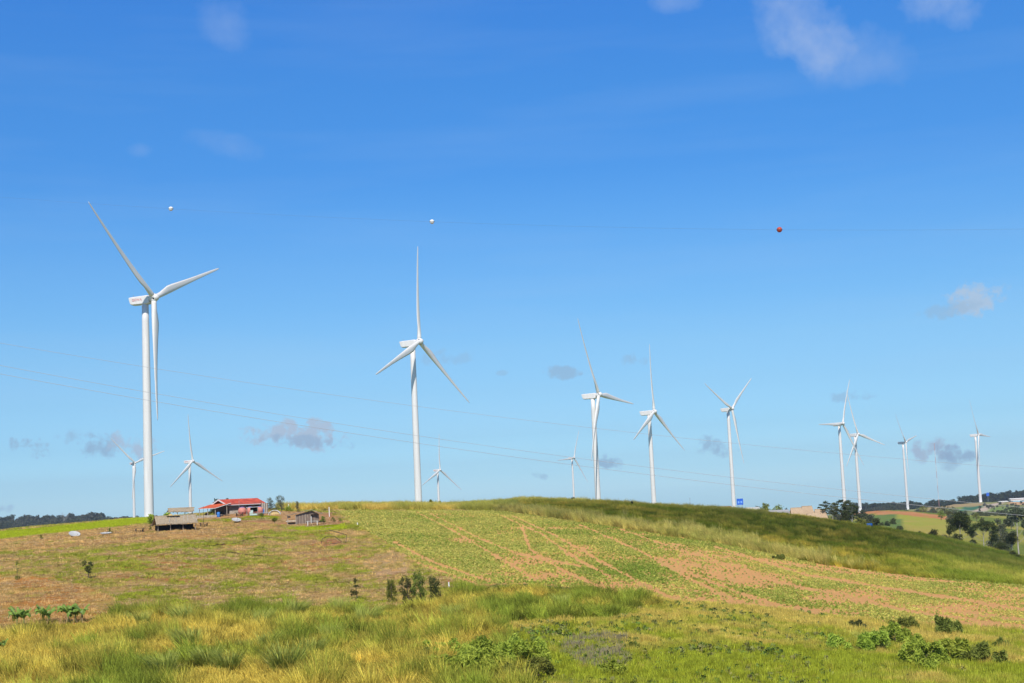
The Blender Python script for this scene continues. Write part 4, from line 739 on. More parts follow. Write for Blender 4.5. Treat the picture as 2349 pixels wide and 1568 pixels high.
def gable(px, D, w, d, eh, rh, rz, mr, mw, name, lab, cat, grp=None, dz=0.):
    g = gat(px, D); r = empty(name, (g.x, g.y, g.z + dz), rz, lab, cat, grp)
    MB().box((0, 0, eh / 2 - .5), (w, d, eh + 1)).add([(-w / 2, -d / 2, eh), (-w / 2, d / 2, eh), (-w / 2, 0, rh - .1), (-w / 2 + .05, -d / 2, eh), (-w / 2 + .05, d / 2, eh), (-w / 2 + .05, 0, rh - .1)], [(0, 2, 1), (3, 4, 5), (0, 3, 5, 2), (1, 2, 5, 4)]).add([(w / 2, -d / 2, eh), (w / 2, d / 2, eh), (w / 2, 0, rh - .1), (w / 2 - .05, -d / 2, eh), (w / 2 - .05, d / 2, eh), (w / 2 - .05, 0, rh - .1)], [(0, 1, 2), (3, 5, 4), (0, 2, 5, 3), (1, 4, 5, 2)]).build('wall', mw, r)
    b = MB(); slab(b, [(-w / 2 - .4, -d / 2 - .5, eh - .25), (w / 2 + .4, -d / 2 - .5, eh - .25), (w / 2 + .4, 0, rh), (-w / 2 - .4, 0, rh)], .12); slab(b, [(w / 2 + .4, d / 2 + .5, eh - .25), (-w / 2 - .4, d / 2 + .5, eh - .25), (-w / 2 - .4, 0, rh), (w / 2 + .4, 0, rh)], .12); b.build('roof', mr, r)
    MB().box((-w * .15, -d / 2 - .02, eh * .42), (.9, .06, eh * .8)).build('door', M_woodd, r); return r
gable(1624, 480, 14, 5, .9, 2.3, .05, M_brick, M_woodd, 'long_house', 'long low brown-red roof left of the turbine tower on the far ridge', 'house')
gable(1722, 482, 4.0, 4, 1.5, 2.6, .1, M_pale, M_trim, 'roadside_house', 'small white house behind the blue sign', 'house'); gable(1774, 470, 8, 4, 1.0, 1.7, .0, M_grey, M_woodd, 'low_shed', 'low grey roofed shed among the bushes on the far ridge', 'shed')
gable(1795, 475, 5.5, 5, 1.6, 2.6, .2, M_conc, M_woodd, 'dark_hut', 'little dark hut left of the steep tan roofs', 'hut', dz=-1.2)
for i, (px, D, w, h, rz_, dz, lab) in enumerate(((1823, 462, 4.3, 3.6, .05, -.7, 'leftmost steep tan thatched roof in the cluster'), (1848, 468, 4.2, 4.3, .1, -.1, 'tallest steep tan thatched roof at the back of the cluster'), (1860, 446, 4.2, 3.0, .05, -.8, 'lowest steep tan thatched roof in front of the cluster'), (1877, 462, 4.0, 3.9, .0, -.1, 'rightmost steep tan thatched roof beside the wind-bent trees'))):
    g = gat(px, D); r = empty('steep_roof_hut', (g.x, g.y, g.z + dz), rz_, lab, 'hut', 'cluster of steep tan thatched roofs'); b = MB(); w_ = w / 2
    slab(b, [(-w_ - .1, -1.9, -.2), (w_ + .3, -1.9, -.2), (w_ * .72, 0, h), (-w_ * .9, 0, h)], .15); slab(b, [(w_ + .3, 1.9, -.2), (-w_ - .1, 1.9, -.2), (-w_ * .9, 0, h), (w_ * .72, 0, h)], .15); b.build('roof', M_tanroof, r)
    MB().add([(-w_ + .2, -1.7, -2), (-w_ + .2, 1.7, -2), (-w_ * .85, 0, h - .4), (w_ - .1, -1.7, -2), (w_ - .1, 1.7, -2), (w_ * .66, 0, h - .4)], [(0, 1, 2), (5, 4, 3), (0, 3, 4, 1), (1, 4, 5, 2), (2, 5, 3, 0)]).build('gable_wall', M_woodd, r)
g = ground(1995, 1213); r = empty('water_tank_cart', (g.x, g.y, g.z - .15), .1, 'blue water tank on a small cart at the edge of the dark slope', 'tank'); r.scale = (.62,) * 3; MB().lathe([(.35, -1.1), (.6, -1.0), (.62, 0), (.6, 1.0), (.35, 1.1)], 20, (0, 0, 1.75), 'X').build('tank', M_blue, r, True); MB().box((0, 0, 1.02), (2.6, 1.1, .15)).tube([(1.3, 0, 1.0), (2.2, 0, .5)], .05).build('chassis', M_steel, r)
for x in (-.8, .8): MB().tube([(x, -.6, .5), (x, -.4, .5)], .48, 16).tube([(x, .4, .5), (x, .6, .5)], .48, 16).build('wheel', M_dark, r)
g = ground(2008, 1215); o = MB().box((0, 0, .25), (.6, .35, .55)).box((.1, 0, .55), (.4, .3, .15)).build('blue_sack', mat('pale_blue_cloth', (.25, .36, .65)), None, loc=(g.x, g.y, g.z)); tag(o, 'pale blue sack beside the water tank cart', 'sack')
g = gat(2262, 2120); r = empty('far_blue_sign', g, 0, 'tiny blue sign on a pole above the far fields near the rightmost turbine', 'sign'); MB().box((0, 0, 12), (4, .3, 5)).build('board', M_sign, r); MB().tube([(0, .2, -1), (0, .2, 10)], .22).build('pole', M_steel, r)
M_farw = mat('far_white_sheet', (.75, .74, .72)); 
def farbox(px, D, w, h, lab, name='far_building', d=8, mr=None, dz=0.):
    g = gat(px, D); r = empty(name, (g.x, g.y, g.z + dz), .05, lab, 'building'); MB().box((0, 0, h * .3), (w, d, h * .8)).build('wall', M_farw, r); b = MB(); slab(b, [(-w / 2 - 1, -d / 2 - 1, h * .68), (w / 2 + 1, -d / 2 - 1, h * .68), (w / 2 + 1, 0, h), (-w / 2 - 1, 0, h)], .3); slab(b, [(w / 2 + 1, d / 2 + 1, h * .68), (-w / 2 - 1, d / 2 + 1, h * .68), (-w / 2 - 1, 0, h), (w / 2 + 1, 0, h)], .3); b.build('roof', mr or M_farw, r)
farbox(2295, 2330, 13, 3.6, 'white low building below the far wood at right'); farbox(2335, 2300, 34, 3.4, 'long white roofed building at the far right edge below the wood', dz=3.); farbox(2310, 1500, 17, 2.6, 'pale low sheds at the foot of the far green field', 'field_shed', d=5)
M_mast = mat('red_mast', (.55, .30, .28)); M_mastw = mat('white_mast', (.70, .68, .68))
def mast(px, D, z1, w, lab, seg, m_a, m_b):
    g = gat(px, D); H = z1 - g.z; r = empty('lattice_mast', g, 0, lab, 'mast')
    for k in range(seg):
        z0, zt_ = H * k / seg, H * (k + 1) / seg; b = MB()
        for q in range(3):
            a = q * 2.094; p = (w * math.cos(a), w * math.sin(a)); p2 = (w * math.cos(a + 2.094), w * math.sin(a + 2.094)); b.tube([(p[0], p[1], z0), (p[0], p[1], zt_)], w * .24, 4)
            for j in range(4): b.tube([(p[0], p[1], z0 + (zt_ - z0) * j / 4), (p2[0], p2[1], z0 + (zt_ - z0) * (j + 1) / 4)], w * .12, 4, False)
        b.build('mast_section', (m_a, m_b)[k % 2], r)
pz = ray(2140, 1017)[2]; mast(2149, 2150, pz * 2150, .42, 'tall thin red and white lattice mast behind the far trees', 9, M_mast, M_mastw); mast(1581, 900, ray(1581, 1142)[2] * 900, .16, 'short thin mast just above the ridge left of the V-bladed turbine', 5, M_steel, M_mastw)
#PART3
# ------------------------------------------------------------------ trees and shrubs
M_bark = mat('bark', (.16, .125, .095), var=.3, vscale=3, stretch=(3, 3, .5), rough=.95, bump=.4)
M_barkp = mat('pale_bark', (.42, .38, .33), var=.25, vscale=2, stretch=(3, 3, .5), rough=.9)
def LM(nm, c, c2, vs=.8, tr=.3): return mat(nm, c, col2=c2, vscale=vs, transl=tr, spec=.1, rough=.7, rnd=.25)
L_dark = LM('leaf_dark', (.025, .036, .012), (.09, .11, .035)); L_mid = LM('leaf_mid', (.13, .16, .028), (.32, .35, .07)); L_bright = LM('leaf_bright', (.22, .30, .03), (.52, .60, .09), 1.5)
L_grey = LM('leaf_grey', (.075, .10, .06), (.20, .22, .14)); L_olive = LM('leaf_olive', (.07, .085, .025), (.18, .18, .06)); L_blue = LM('leaf_bluegreen', (.09, .14, .07), (.22, .28, .16), 2)
def crown_pts(g, blobs, n):
    vol = np.array([abs(b[3] * b[4] * b[5]) for b in blobs]) ** .67; idx = g.choice(len(blobs), n, p=vol / vol.sum()); B = np.array(blobs)[idx]; d = g.normal(size=(n, 3)); d /= np.linalg.norm(d, axis=1)[:, None]
    rr = g.uniform(.0, 1, (n, 1)) ** .42; q = B[:, :3] + d * rr * B[:, 3:6] * (1 + .25 * np.sin(d[:, :1] * 7 + B[:, :1] * 3) * np.cos(d[:, 1:2] * 6))
    return q
def tree(name, lab, cat, group, loc, h, blobs, n, ls, lm, bm=None, tr=.03, seed=0, lean=0., aspect=.5, drp=None, th=None, limbs=True, rz=0.):
    """a tapered trunk with limbs to every leaf mass, and a crown of separate leaf faces; blobs are in tree heights"""
    g = np.random.default_rng(seed + 11); B = [(a * h, b * h, c * h, d * h, e * h, f * h) for a, b, c, d, e, f in blobs]; r = empty(name, loc, rz, lab, cat, group)
    k = MB(); r0 = tr * h; top = (th or .62) * h; tp = [(lean * h * (t ** 1.5), .02 * h * math.sin(t * 5), -0.03 * h + t * top) for t in np.linspace(0, 1, 7)]; k.tube(tp, [r0 * (1.15 - .75 * t) for t in np.linspace(0, 1, 7)], 8)
    if limbs:
        for bx, by, bz, rx, ry, rz_ in B:
            t0 = min(.95, max(.3, (bz - rz_ * .6) / top * .75)); i = t0 * 6; j = int(min(5, i)); f = i - j; p0 = Vector(tp[j]).lerp(Vector(tp[j + 1]), f); p1 = Vector((bx, by, bz)); md = p0.lerp(p1, .5) + Vector((0, 0, -.03 * h)); rr = r0 * (.5 - .25 * t0); k.tube([p0, md, p1], [rr, rr * .6, rr * .2], 6)
            for q in range(2): e_ = p1 + Vector(g.normal(size=3) * [rx * .6, ry * .6, rz_ * .5]); k.tube([md.lerp(p1, .5), e_], [rr * .4, rr * .12], 4, False)
    k.build('trunk', bm or M_bark, r, True); me = leafcards(g, crown_pts(g, B, n), ls, lm, 0, aspect, drp); o = bpy.data.objects.new('crown', me); C.objects.link(o); o.parent = r; return r
def rblobs(seed, n, spread, z0, z1, r, shape='round', ry=1.):
    g = random.Random(seed); o = []
    for i in range(n):
        t = (i + .5) / n; z = z0 + (z1 - z0) * t; w = {'round': math.sin(math.pi * (.15 + .75 * t)), 'dome': math.cos(t * 1.3), 'cone': 1.05 - t, 'col': .8 - .5 * abs(t - .45), 'umb': .55 + .45 * t}[shape]; a = i * 2.4 + g.random(); q = spread * w * g.uniform(.35, 1)
        rr = r * g.uniform(.75, 1.2) * (.6 + .4 * w); o.append((q * math.cos(a), q * math.sin(a) * ry, z, rr, rr, rr * g.uniform(.6, .85)))
    return o
def at_ground(px, py): g = ground(px, py); return (g.x, g.y, g.z - .05)
# wind-blown casuarinas by the house
for i, (px, D, top, w, lab) in enumerate(((622, 300, 1140, .22, 'feathery tree nearest the plank screen'), (634, 303, 1156, .25, 'low feathery tree between two taller ones by the house'), (646, 299, 1135, .24, 'tallest feathery tree behind the white straw arch'), (683, 304, 1149, .17, 'small feathery tree standing apart behind the grey shed'))):
    g = gat(px, D); h = ray(px, top)[2] * D - g.z; tree('feathery_tree', lab, 'tree', 'wind-blown feathery trees right of the house', g, h, [(a - .10 * c, b, c, d, e, f * 1.2) for a, b, c, d, e, f in rblobs(i, 12, w * 1.15, .18, .93, .15, 'col')], 1000, .032 * h, L_grey, tr=.02, seed=i, lean=-.08, aspect=.3, drp=(-.6, 0, .5), th=.9)
bush_g = 'green bushes around the farm'
def bush(px, D, top, w, lab, lm=L_mid, n=500, grp=bush_g, seed=0, name='bush', py=None, ls=.07):
    g = gat(px, D) if py is None else ground(px, py); h = max(.8, ray(px, top)[2] * g.y - g.z); wm = w * g.y / FPX / 2 / h
    return tree(name, lab, 'bush', grp, g, h, [(a, b, c, d, e, f * 1.1) for a, b, c, d, e, f in rblobs(seed, 7, wm * .75, .25, .8, max(.16, wm * .5), 'dome')], n, ls * h, lm, tr=.025, seed=seed, th=.5)
bush(662, 299, 1158, 20, 'green bush right of the feathery trees', L_bright, seed=1); bush(496 - 7, 300, 1165, 26, 'dense dark bush left of the plank house, seen under the lean-to', L_dark, 700, seed=2); bush(384, 268, 1171, 30, 'bright bush between the nearest turbine and the huts', L_bright, seed=3); bush(346, 262, 1174, 22, 'slender bush standing before the nearest turbine tower', L_bright, seed=4); bush(438, 296, 1177, 20, 'low bush behind the smaller thatched hut', L_dark, seed=5)
bush(497, 300, 1138, 16, 'thin tree top showing over the left end of the red roof', L_grey, 260, seed=6, name='slim_tree'); bush(523, 302, 1137, 14, 'thin tree top showing over the ridge of the red roof', L_grey, 220, seed=7, name='slim_tree')
bush(745, 300, 1170, 26, 'dark round bush on the bank behind the grey shed', L_olive, seed=8); bush(812, 318, 1157, 46, 'flat topped bush showing over the golden grass', L_grey, seed=9)
bush(742, 262, 1181, 14, 'small bush right of the grey shed', L_mid, 260, seed=10, py=1203); bush(764, 262, 1184, 13, 'small bush on the earth bank under the marker post', L_mid, 260, seed=11, py=1199); bush(781, 262, 1188, 11, 'tiny bush at the left foot of the bean field bank', L_mid, 200, seed=12, py=1199)
# small round yard trees
for i, (px, py, top, w, lab) in enumerate(((600.5, 1192, 1177, 20, 'small spreading yard tree below the market stall'), (630.3, 1204.5, 1187, 18, 'small round orchard tree left of the grey shed'))):
    g = ground(px, py); h = ray(px, top)[2] * g.y - g.z; wm = w * g.y / FPX / 2 / h; tree('orchard_tree', lab, 'tree', 'small orchard trees in the yard', g, h, rblobs(i + 3, 8, wm * .7, .48, .88, .2, 'round'), 520, .075 * h, L_mid, tr=.03, seed=i, th=.7)
for i, (px, py, top, lab) in enumerate(((94, 1241, 1226, 'tiny layered sapling at the far left edge of the bright grass'), (252, 1225, 1210, 'tiny layered sapling before the bright grass, above the tilted dish'), (345.5, 1218, 1207, 'tiny round sapling in the middle of the bright grass'), (444, 1214, 1201, 'tiny round sapling left of the hut posts'))):
    px = (94, 252, 345.5, 444)[i]; py = (1240, 1227, 1220, 1214)[i]
    if i == 3: continue
    g = ground(px, py); h = ray(px, top)[2] * g.y - g.z; tree('sapling', lab, 'tree', 'tiny saplings along the bright grass', g, h, rblobs(i, 6, .28, .3, .9, .16, 'cone'), 200, .08 * h, L_mid, tr=.025, seed=i, th=.85)
# sparse shrub and saplings on the mown slope
g = ground(203, 1329); h = ray(203, 1286)[2] * g.y - g.z; tree('thorn_shrub', 'open leafy shrub standing alone on the mown slope at left', 'shrub', None, g, h, rblobs(31, 13, .36, .35, .92, .13, 'umb'), 560, .045 * h, L_olive, tr=.03, seed=31, th=.4)
g = ground(39, 1330); h = ray(39, 1283)[2] * g.y - g.z; tree('sapling', 'thin bare sapling near the left edge of the mown slope', 'tree', None, g, h, [(0, 0, .8, .07, .07, .12), (.05, 0, .5, .06, .06, .08), (0, 0, .1, .15, .15, .1)], 110, .04 * h, L_mid, tr=.012, seed=32, th=.9)
g = ground(819, 1375); h = ray(819, 1326)[2] * g.y - g.z; tree('young_tree', 'slender young tree with a gap in its crown on the mown slope', 'tree', None, g, h, [(-.06, 0, .86, .10, .1, .13), (-.02, 0, .62, .15, .15, .06), (-.2, 0, .36, .13, .13, .10), (-.05, 0, .3, .14, .14, .12), (-.24, 0, .22, .1, .1, .08)], 420, .04 * h, L_olive, tr=.018, seed=33, lean=-.05, th=.85)
for i, (px, py, top, w, lab) in enumerate(((899, 1383, 1327, 24, 'leftmost of the four slim leafy trees on the lower slope'), (937, 1390, 1323, 34, 'second slim tree of the four, next to the tallest'), (966, 1392, 1312, 32, 'tallest of the four slim leafy trees on the lower slope'), (1000, 1390, 1320, 32, 'rightmost of the four slim trees, by the short marker post'))):
    g = ground(px, py); h = ray(px, top)[2] * g.y - g.z; wm = w * g.y / FPX / 2 / h; tree('slim_leafy_tree', lab, 'tree', 'four slim leafy trees on the lower slope', g, h, [(a - .06 * c, b, c, d * .8, e * .8, f * 1.5) for a, b, c, d, e, f in rblobs(50 + i, 18, wm * 1.2, .1, .94, .125, 'col')], 1700, .034 * h, (L_mid, L_olive, L_mid, L_olive)[i], tr=.014, seed=50 + i, aspect=.35, drp=(-.4, 0, -.6), th=.9)
# ridge trees
for i, (px, D, top, w, lm, lab) in enumerate(((1314, 362, 1140, 25, L_dark, 'lone dark round tree on the ridge under the farthest turbine'), (988, 338, 1144, 18, L_mid, 'small pointed tree right of the second tallest turbine'), (1009, 340, 1148, 16, L_mid, 'small loose tree on the crest right of the pointed one'), (960 - 17, 340, 1152, 12, L_mid, 'little tree left of the second tallest turbine tower'), (1448, 345, 1156, 9, L_dark, 'thin dark shrub on the ridge between two turbines'))):
    g = gat(px, D); h = ray(px, top)[2] * D - g.z; h = max(h, 1.6); wm = w * D / FPX / 2 / h; tree('ridge_tree', lab, 'tree', 'small trees along the grassy ridge', g, h, rblobs(70 + i, 9, wm * .7, .3, .88, .2, 'cone' if i in (1, 4) else 'round'), 620, .06 * h, lm, tr=.03, seed=70 + i, th=.75)
# wind-bent trees right of the tan roofs
for i, (px, D, top, w, lab) in enumerate(((1889, 462, 1149, 34, 'leftmost wind-bent tree, its crown streaming to the right'), (1907, 452, 1152, 30, 'broad wind-bent tree with a pale forked trunk'), (1926, 455, 1145, 44, 'densest wind-bent tree in front of the turbine tower'), (1938, 470, 1146, 24, 'feathery wind-bent tree crossing the turbine tower'), (1950, 448, 1156, 34, 'rightmost wind-bent tree in front of two turbine towers'))):
    g = gat(px - 3, D); h = ray(px, top)[2] * D - g.z; wm = w * D / FPX / 2 / h; bl = [(a + .22 * (c - .4), b, c, d * 1.25, e, f * .6) for a, b, c, d, e, f in rblobs(90 + i, 13, wm * .95, .38, .95, .12, 'round')]
    tree('wind_bent_tree', lab, 'tree', 'wind-bent trees beside the tan roofs', g, h, bl, 1500, .03 * h, (L_dark, L_olive, L_dark, L_grey, L_dark)[i], M_barkp if i in (1, 4) else None, tr=.016, seed=90 + i, lean=.1, aspect=.35, drp=(.7, 0, .35), th=.8)
bush(1932, 432, 1180, 34, 'dark round bush at the foot of the wind-bent trees', L_dark, 1100, 'bushes on the far ridge', 101); bush(2003, 440, 1184, 26, 'dark bush behind the blue water tank', L_dark, 500, 'bushes on the far ridge', 102); bush(1968, 480, 1186, 36, 'pale green bush right of the wind-bent trees', L_mid, 500, 'bushes on the far ridge', 103)
bush(1752, 475, 1150, 28, 'pointed bush among the far sheds', L_mid, 400, 'bushes on the far ridge', 104); bush(1782, 478, 1157, 34, 'round bush right of the pointed one among the far sheds', L_mid, 400, 'bushes on the far ridge', 105); bush(1734, 486, 1158, 22, 'grey bush behind the small white house', L_grey, 300, 'bushes on the far ridge', 106); bush(1800, 500, 1163, 24, 'low dark bush left of the tan roofs', L_dark, 300, 'bushes on the far ridge', 107)
# eucalyptus and others at the right
gum = 'tall dark trees on the right slope'
def big(px, D, py0, top, w, blobs, n, lm, lab, bm=M_barkp, tr=.016, th=.62, seed=0, ls=.018, lean=0., name='tall_tree'):
    r = ray(px, py0); zg = float(Z(r[0] * D, D)[0]); g = Vector((r[0] * D, D, zg)); h = max(2., ray(px, top)[2] * D - zg); wm = 1.2 * w * D / FPX / 2 / h; bl = [(a * wm, b * wm, c, d * wm * 1.05, e * wm, f * 1.15) for a, b, c, d, e, f in blobs]; n = int(n * 1.35); ls *= 1.15; tree(name, lab, 'tree', gum, g, h, bl, n, ls * h, lm, bm, tr=tr, th=th, seed=seed, lean=lean)
DOME = [(-.55, 0, .52, .42, .42, .10), (.6, .1, .48, .40, .4, .12), (-.3, .2, .70, .5, .5, .12), (.35, -.1, .70, .5, .5, .12), (0, 0, .86, .5, .5, .11), (.1, .4, .62, .5, .5, .12), (-.75, 0, .42, .22, .3, .07), (.75, 0, .36, .25, .3, .09), (0, -.4, .8, .42, .4, .1), (.45, 0, .84, .3, .3, .08)]
UMB = [(-.7, 0, .72, .32, .3, .09), (-.35, .1, .84, .35, .35, .09), (.05, 0, .9, .38, .38, .09), (.45, 0, .86, .4, .4, .1), (.8, 0, .7, .3, .3, .12), (.7, 0, .48, .3, .3, .14), (-.15, -.3, .74, .2, .2, .07), (.3, .2, .72, .25, .25, .07), (-.75, 0, .55, .12, .2, .08), (.55, -.2, .35, .25, .25, .1)]
LOOSE = [(-.5, 0, .25, .45, .4, .14), (.2, 0, .3, .5, .4, .15), (-.3, 0, .5, .4, .4, .13), (.3, 0, .55, .35, .4, .12), (.1, 0, .75, .3, .3, .12), (.5, 0, .88, .3, .3, .09), (.8, 0, .62, .25, .2, .05), (-.1, 0, .92, .2, .2, .06), (-.7, 0, .4, .2, .2, .08), (.55, 0, .42, .3, .3, .1)]
BALL = [(0, 0, .62, .7, .6, .16), (-.45, 0, .55, .5, .4, .12), (.45, .1, .6, .5, .4, .13), (0, -.2, .8, .6, .5, .14), (.2, .2, .88, .4, .3, .09), (-.2, 0, .4, .4, .3, .08)]
big(2205, 392, 1258, 1173, 54, DOME, 4200, L_dark, 'big dome-crowned dark tree, leftmost tall tree of the right slope', seed=1); big(2259, 385, 1272, 1194, 56, UMB, 3000, L_dark, 'umbrella-crowned tree with a pale forked trunk, right of the dome-crowned one', seed=2, th=.7)
big(2298, 430, 1262, 1188, 62, LOOSE, 3400, L_grey, 'tall loose grey-green tree behind the small round one', seed=3, th=.8); big(2232, 375, 1263, 1237, 22, BALL, 900, L_dark, 'small dark tree between the dome-crowned and the umbrella-crowned trees', seed=4, th=.5, ls=.04); big(2296, 352, 1290, 1244, 42, BALL, 1500, L_dark, 'small round dark tree on the slope edge in front of the loose grey-green one', seed=5, ls=.03, bm=M_bark)
big(2337, 380, 1262, 1160, 44, [(0, 0, .88, .6, .5, .09), (-.4, 0, .8, .4, .4, .08), (.5, 0, .84, .4, .4, .1), (.7, 0, .66, .35, .3, .07), (0, 0, .74, .25, .2, .05), (.8, 0, .5, .3, .2, .05)], 1500, L_grey, 'slim tree with a long bare grey trunk at the right edge', seed=6, tr=.014, th=.85); big(2326, 325, 1310, 1221, 32, [(0, 0, .8, .7, .6, .12), (-.2, 0, .7, .7, .6, .12), (.3, 0, .68, .6, .5, .1), (.15, 0, .9, .4, .4, .07), (.1, 0, .56, .3, .3, .05)], 1500, L_dark, 'round-topped tree on a thin bare trunk in front of the long-trunked one', seed=7, tr=.012, th=.7)
for i, (px, D, top, w, lm, lab) in enumerate(((2132, 335, 1212, 30, L_olive, 'bushy low tree left of the dome-crowned one'), (2160, 340, 1226, 40, L_grey, 'grey twiggy shrub at the foot of the dome-crowned tree'), (2184, 350, 1222, 34, L_dark, 'dark shrub under the dome-crowned tree'), (2218, 345, 1241, 26, L_grey, 'grey shrub right of the dome-crowned trunk'), (2318, 315, 1272, 40, L_dark, 'dark bush on the slope edge at the lower right'), (2343, 305, 1282, 34, L_olive, 'olive bush at the right edge of the slope'), (2290, 340, 1290, 26, L_olive, 'olive bush below the small round tree'), (2100, 350, 1218, 20, L_olive, 'low scrub at the end of the dark slope'), (2336, 300, 1288, 30, L_dark, 'dark scrub bush lowest on the slope at the right edge'), (2308, 322, 1262, 26, L_olive, 'olive scrub between the round tree and the right edge'), (2272, 360, 1262, 24, L_dark, 'dark scrub at the foot of the umbrella-crowned tree'))):
    bush(px, D, top, w, lab, lm, 750, 'scrub along the edge of the right slope', 120 + i, 'scrub_bush', ls=.06)
rs = random.Random(5)
for i in range(14):
    px = 2150 + i * 14 + rs.uniform(-6, 6); D = rs.uniform(520, 900); 
    g = gat(px, D); hh = rs.uniform(3, 6.5); tree('valley_tree', ('pale green valley tree, number %d from the left behind the tall trees' % (i + 1)).replace('number %d' % (i + 1), ['first', 'second', 'third', 'fourth', 'fifth', 'sixth', 'seventh', 'eighth', 'ninth', 'tenth', 'eleventh', 'twelfth', 'thirteenth', 'fourteenth'][i]), 'tree', 'pale valley trees behind the right slope', g, hh, rblobs(140 + i, 8, .34, .3, .85, .2, 'round'), 420, .06 * hh, (L_mid, L_olive, L_grey)[i % 3], tr=.03, seed=140 + i)
for i, (px, D, top, lab) in enumerate(((2113, 1000, 1172, 'pair-leading dark green tree right of the far turbine base'), (2137, 980, 1176, 'broad grey-green tree below the lattice mast'), (2160, 960, 1175, 'dark tree just left of the dome-crowned crown'), (2180, 900, 1178, 'tall pale green tree behind the dome-crowned one'))):
    g = gat(px, D); h = ray(px, top)[2] * D - g.z; h = max(6, min(h, 12)); tree('midfield_tree', lab, 'tree', 'trees below the far fields', g, h, rblobs(160 + i, 9, .55, .25, .85, .26, 'round'), 700, .045 * h, (L_mid, L_grey, L_dark, L_grey)[i], tr=.03, seed=160 + i)
# distant woods: too many trees to count
M_farleaf = mat('far_leaf', (1, 1, 1), col2=(.55, .55, .55), var=.3, vscale=.35, inst=True, spec=.1, transl=.15)
def wood_variant(seed, sh):
    g = np.random.default_rng(seed); B = [tuple(v * 10 for v in b_) for b_ in rblobs(seed, 9, .36, .35, .88, .2, sh)]; q = crown_pts(g, B, 460); return leafcards(g, q, .55, M_farleaf, 0, .7)
wsrc = variants('wood', [wood_variant(s, ('round', 'dome', 'umb', 'cone', 'round', 'col')[s]) for s in range(6)])
def wood(name, lab, lst):
    P = []; S = []; Cc = []
    for (px0, px1, D0, D1, n, h0, h1, ca, cb) in lst:
        for i in range(n):
            px = rng.uniform(px0, px1); D = rng.uniform(D0, D1); g = gat(px, D); h = rng.uniform(h0, h1); P.append((g.x, g.y, g.z - 1.5)); w = rng.uniform(.85, 1.25) * h / 10; S.append((w, w, h / 10)); t = rng.uniform(); Cc.append(np.array(ca) * (1 - t) + np.array(cb) * t)
    n = len(P); scatter(name, lab, 'wood', np.array(P), np.stack([np.zeros(n), np.zeros(n), rng.uniform(-3, 3, n)], 1), np.array(S), np.array(Cc), rng.integers(0, 6, n), wsrc)
cd, cm, cg = (.045, .07, .03), (.09, .12, .05), (.17, .17, .12)
wood('far_forest', 'blue-grey forest on the horizon behind the bright grass at left', [(-300, 250, 2450, 2800, 330, 20, 30, cd, cg), (250, 420, 2500, 2800, 80, 16, 24, cd, cg), (-300, 300, 2300, 2450, 150, 12, 20, cm, cg)])
wood('hilltop_wood', 'dark wood along the far horizon behind the right turbines', [(1945, 2105, 2380, 2600, 190, 14, 22, cd, cm), (2105, 2190, 2350, 2500, 40, 9, 20, cd, cm), (1950, 2070, 2000, 2300, 60, 6, 12, cm, cg), (2060, 2140, 1600, 1800, 40, 5, 9, cm, cg), (1750, 1950, 2300, 2700, 50, 6, 12, cd, cm)])
wood('skyline_wood', 'dark wood on the skyline at the right edge behind the rightmost turbine', [(2200, 2262, 2450, 2600, 80, 15, 23, cd, cm), (2262, 2600, 2500, 2750, 170, 20, 26, cd, cm)])
wood('hedgerow_bushes', 'scattered bushes between the far fields and the yellow hill', [(2090, 2400, 1150, 1500, 90, 4, 8, cm, (.22, .24, .10)), (2240, 2349, 1700, 2000, 40, 3, 6, cm, cg), (1640, 2000, 620, 900, 70, 3, 6, cm, cg), (1960, 2060, 560, 700, 14, 3, 4, cm, (.2, .22, .08))])
bare = gat(147, 2400); tree('bare_tree', 'pale leafless tree standing out of the far left forest', 'tree', None, bare, 27, rblobs(9, 10, .34, .5, .93, .15, 'umb'), 380, .35, mat('twig', (.34, .31, .29)), M_barkp, tr=.02, seed=9)
flame = gat(485 * 1.0, 500); 
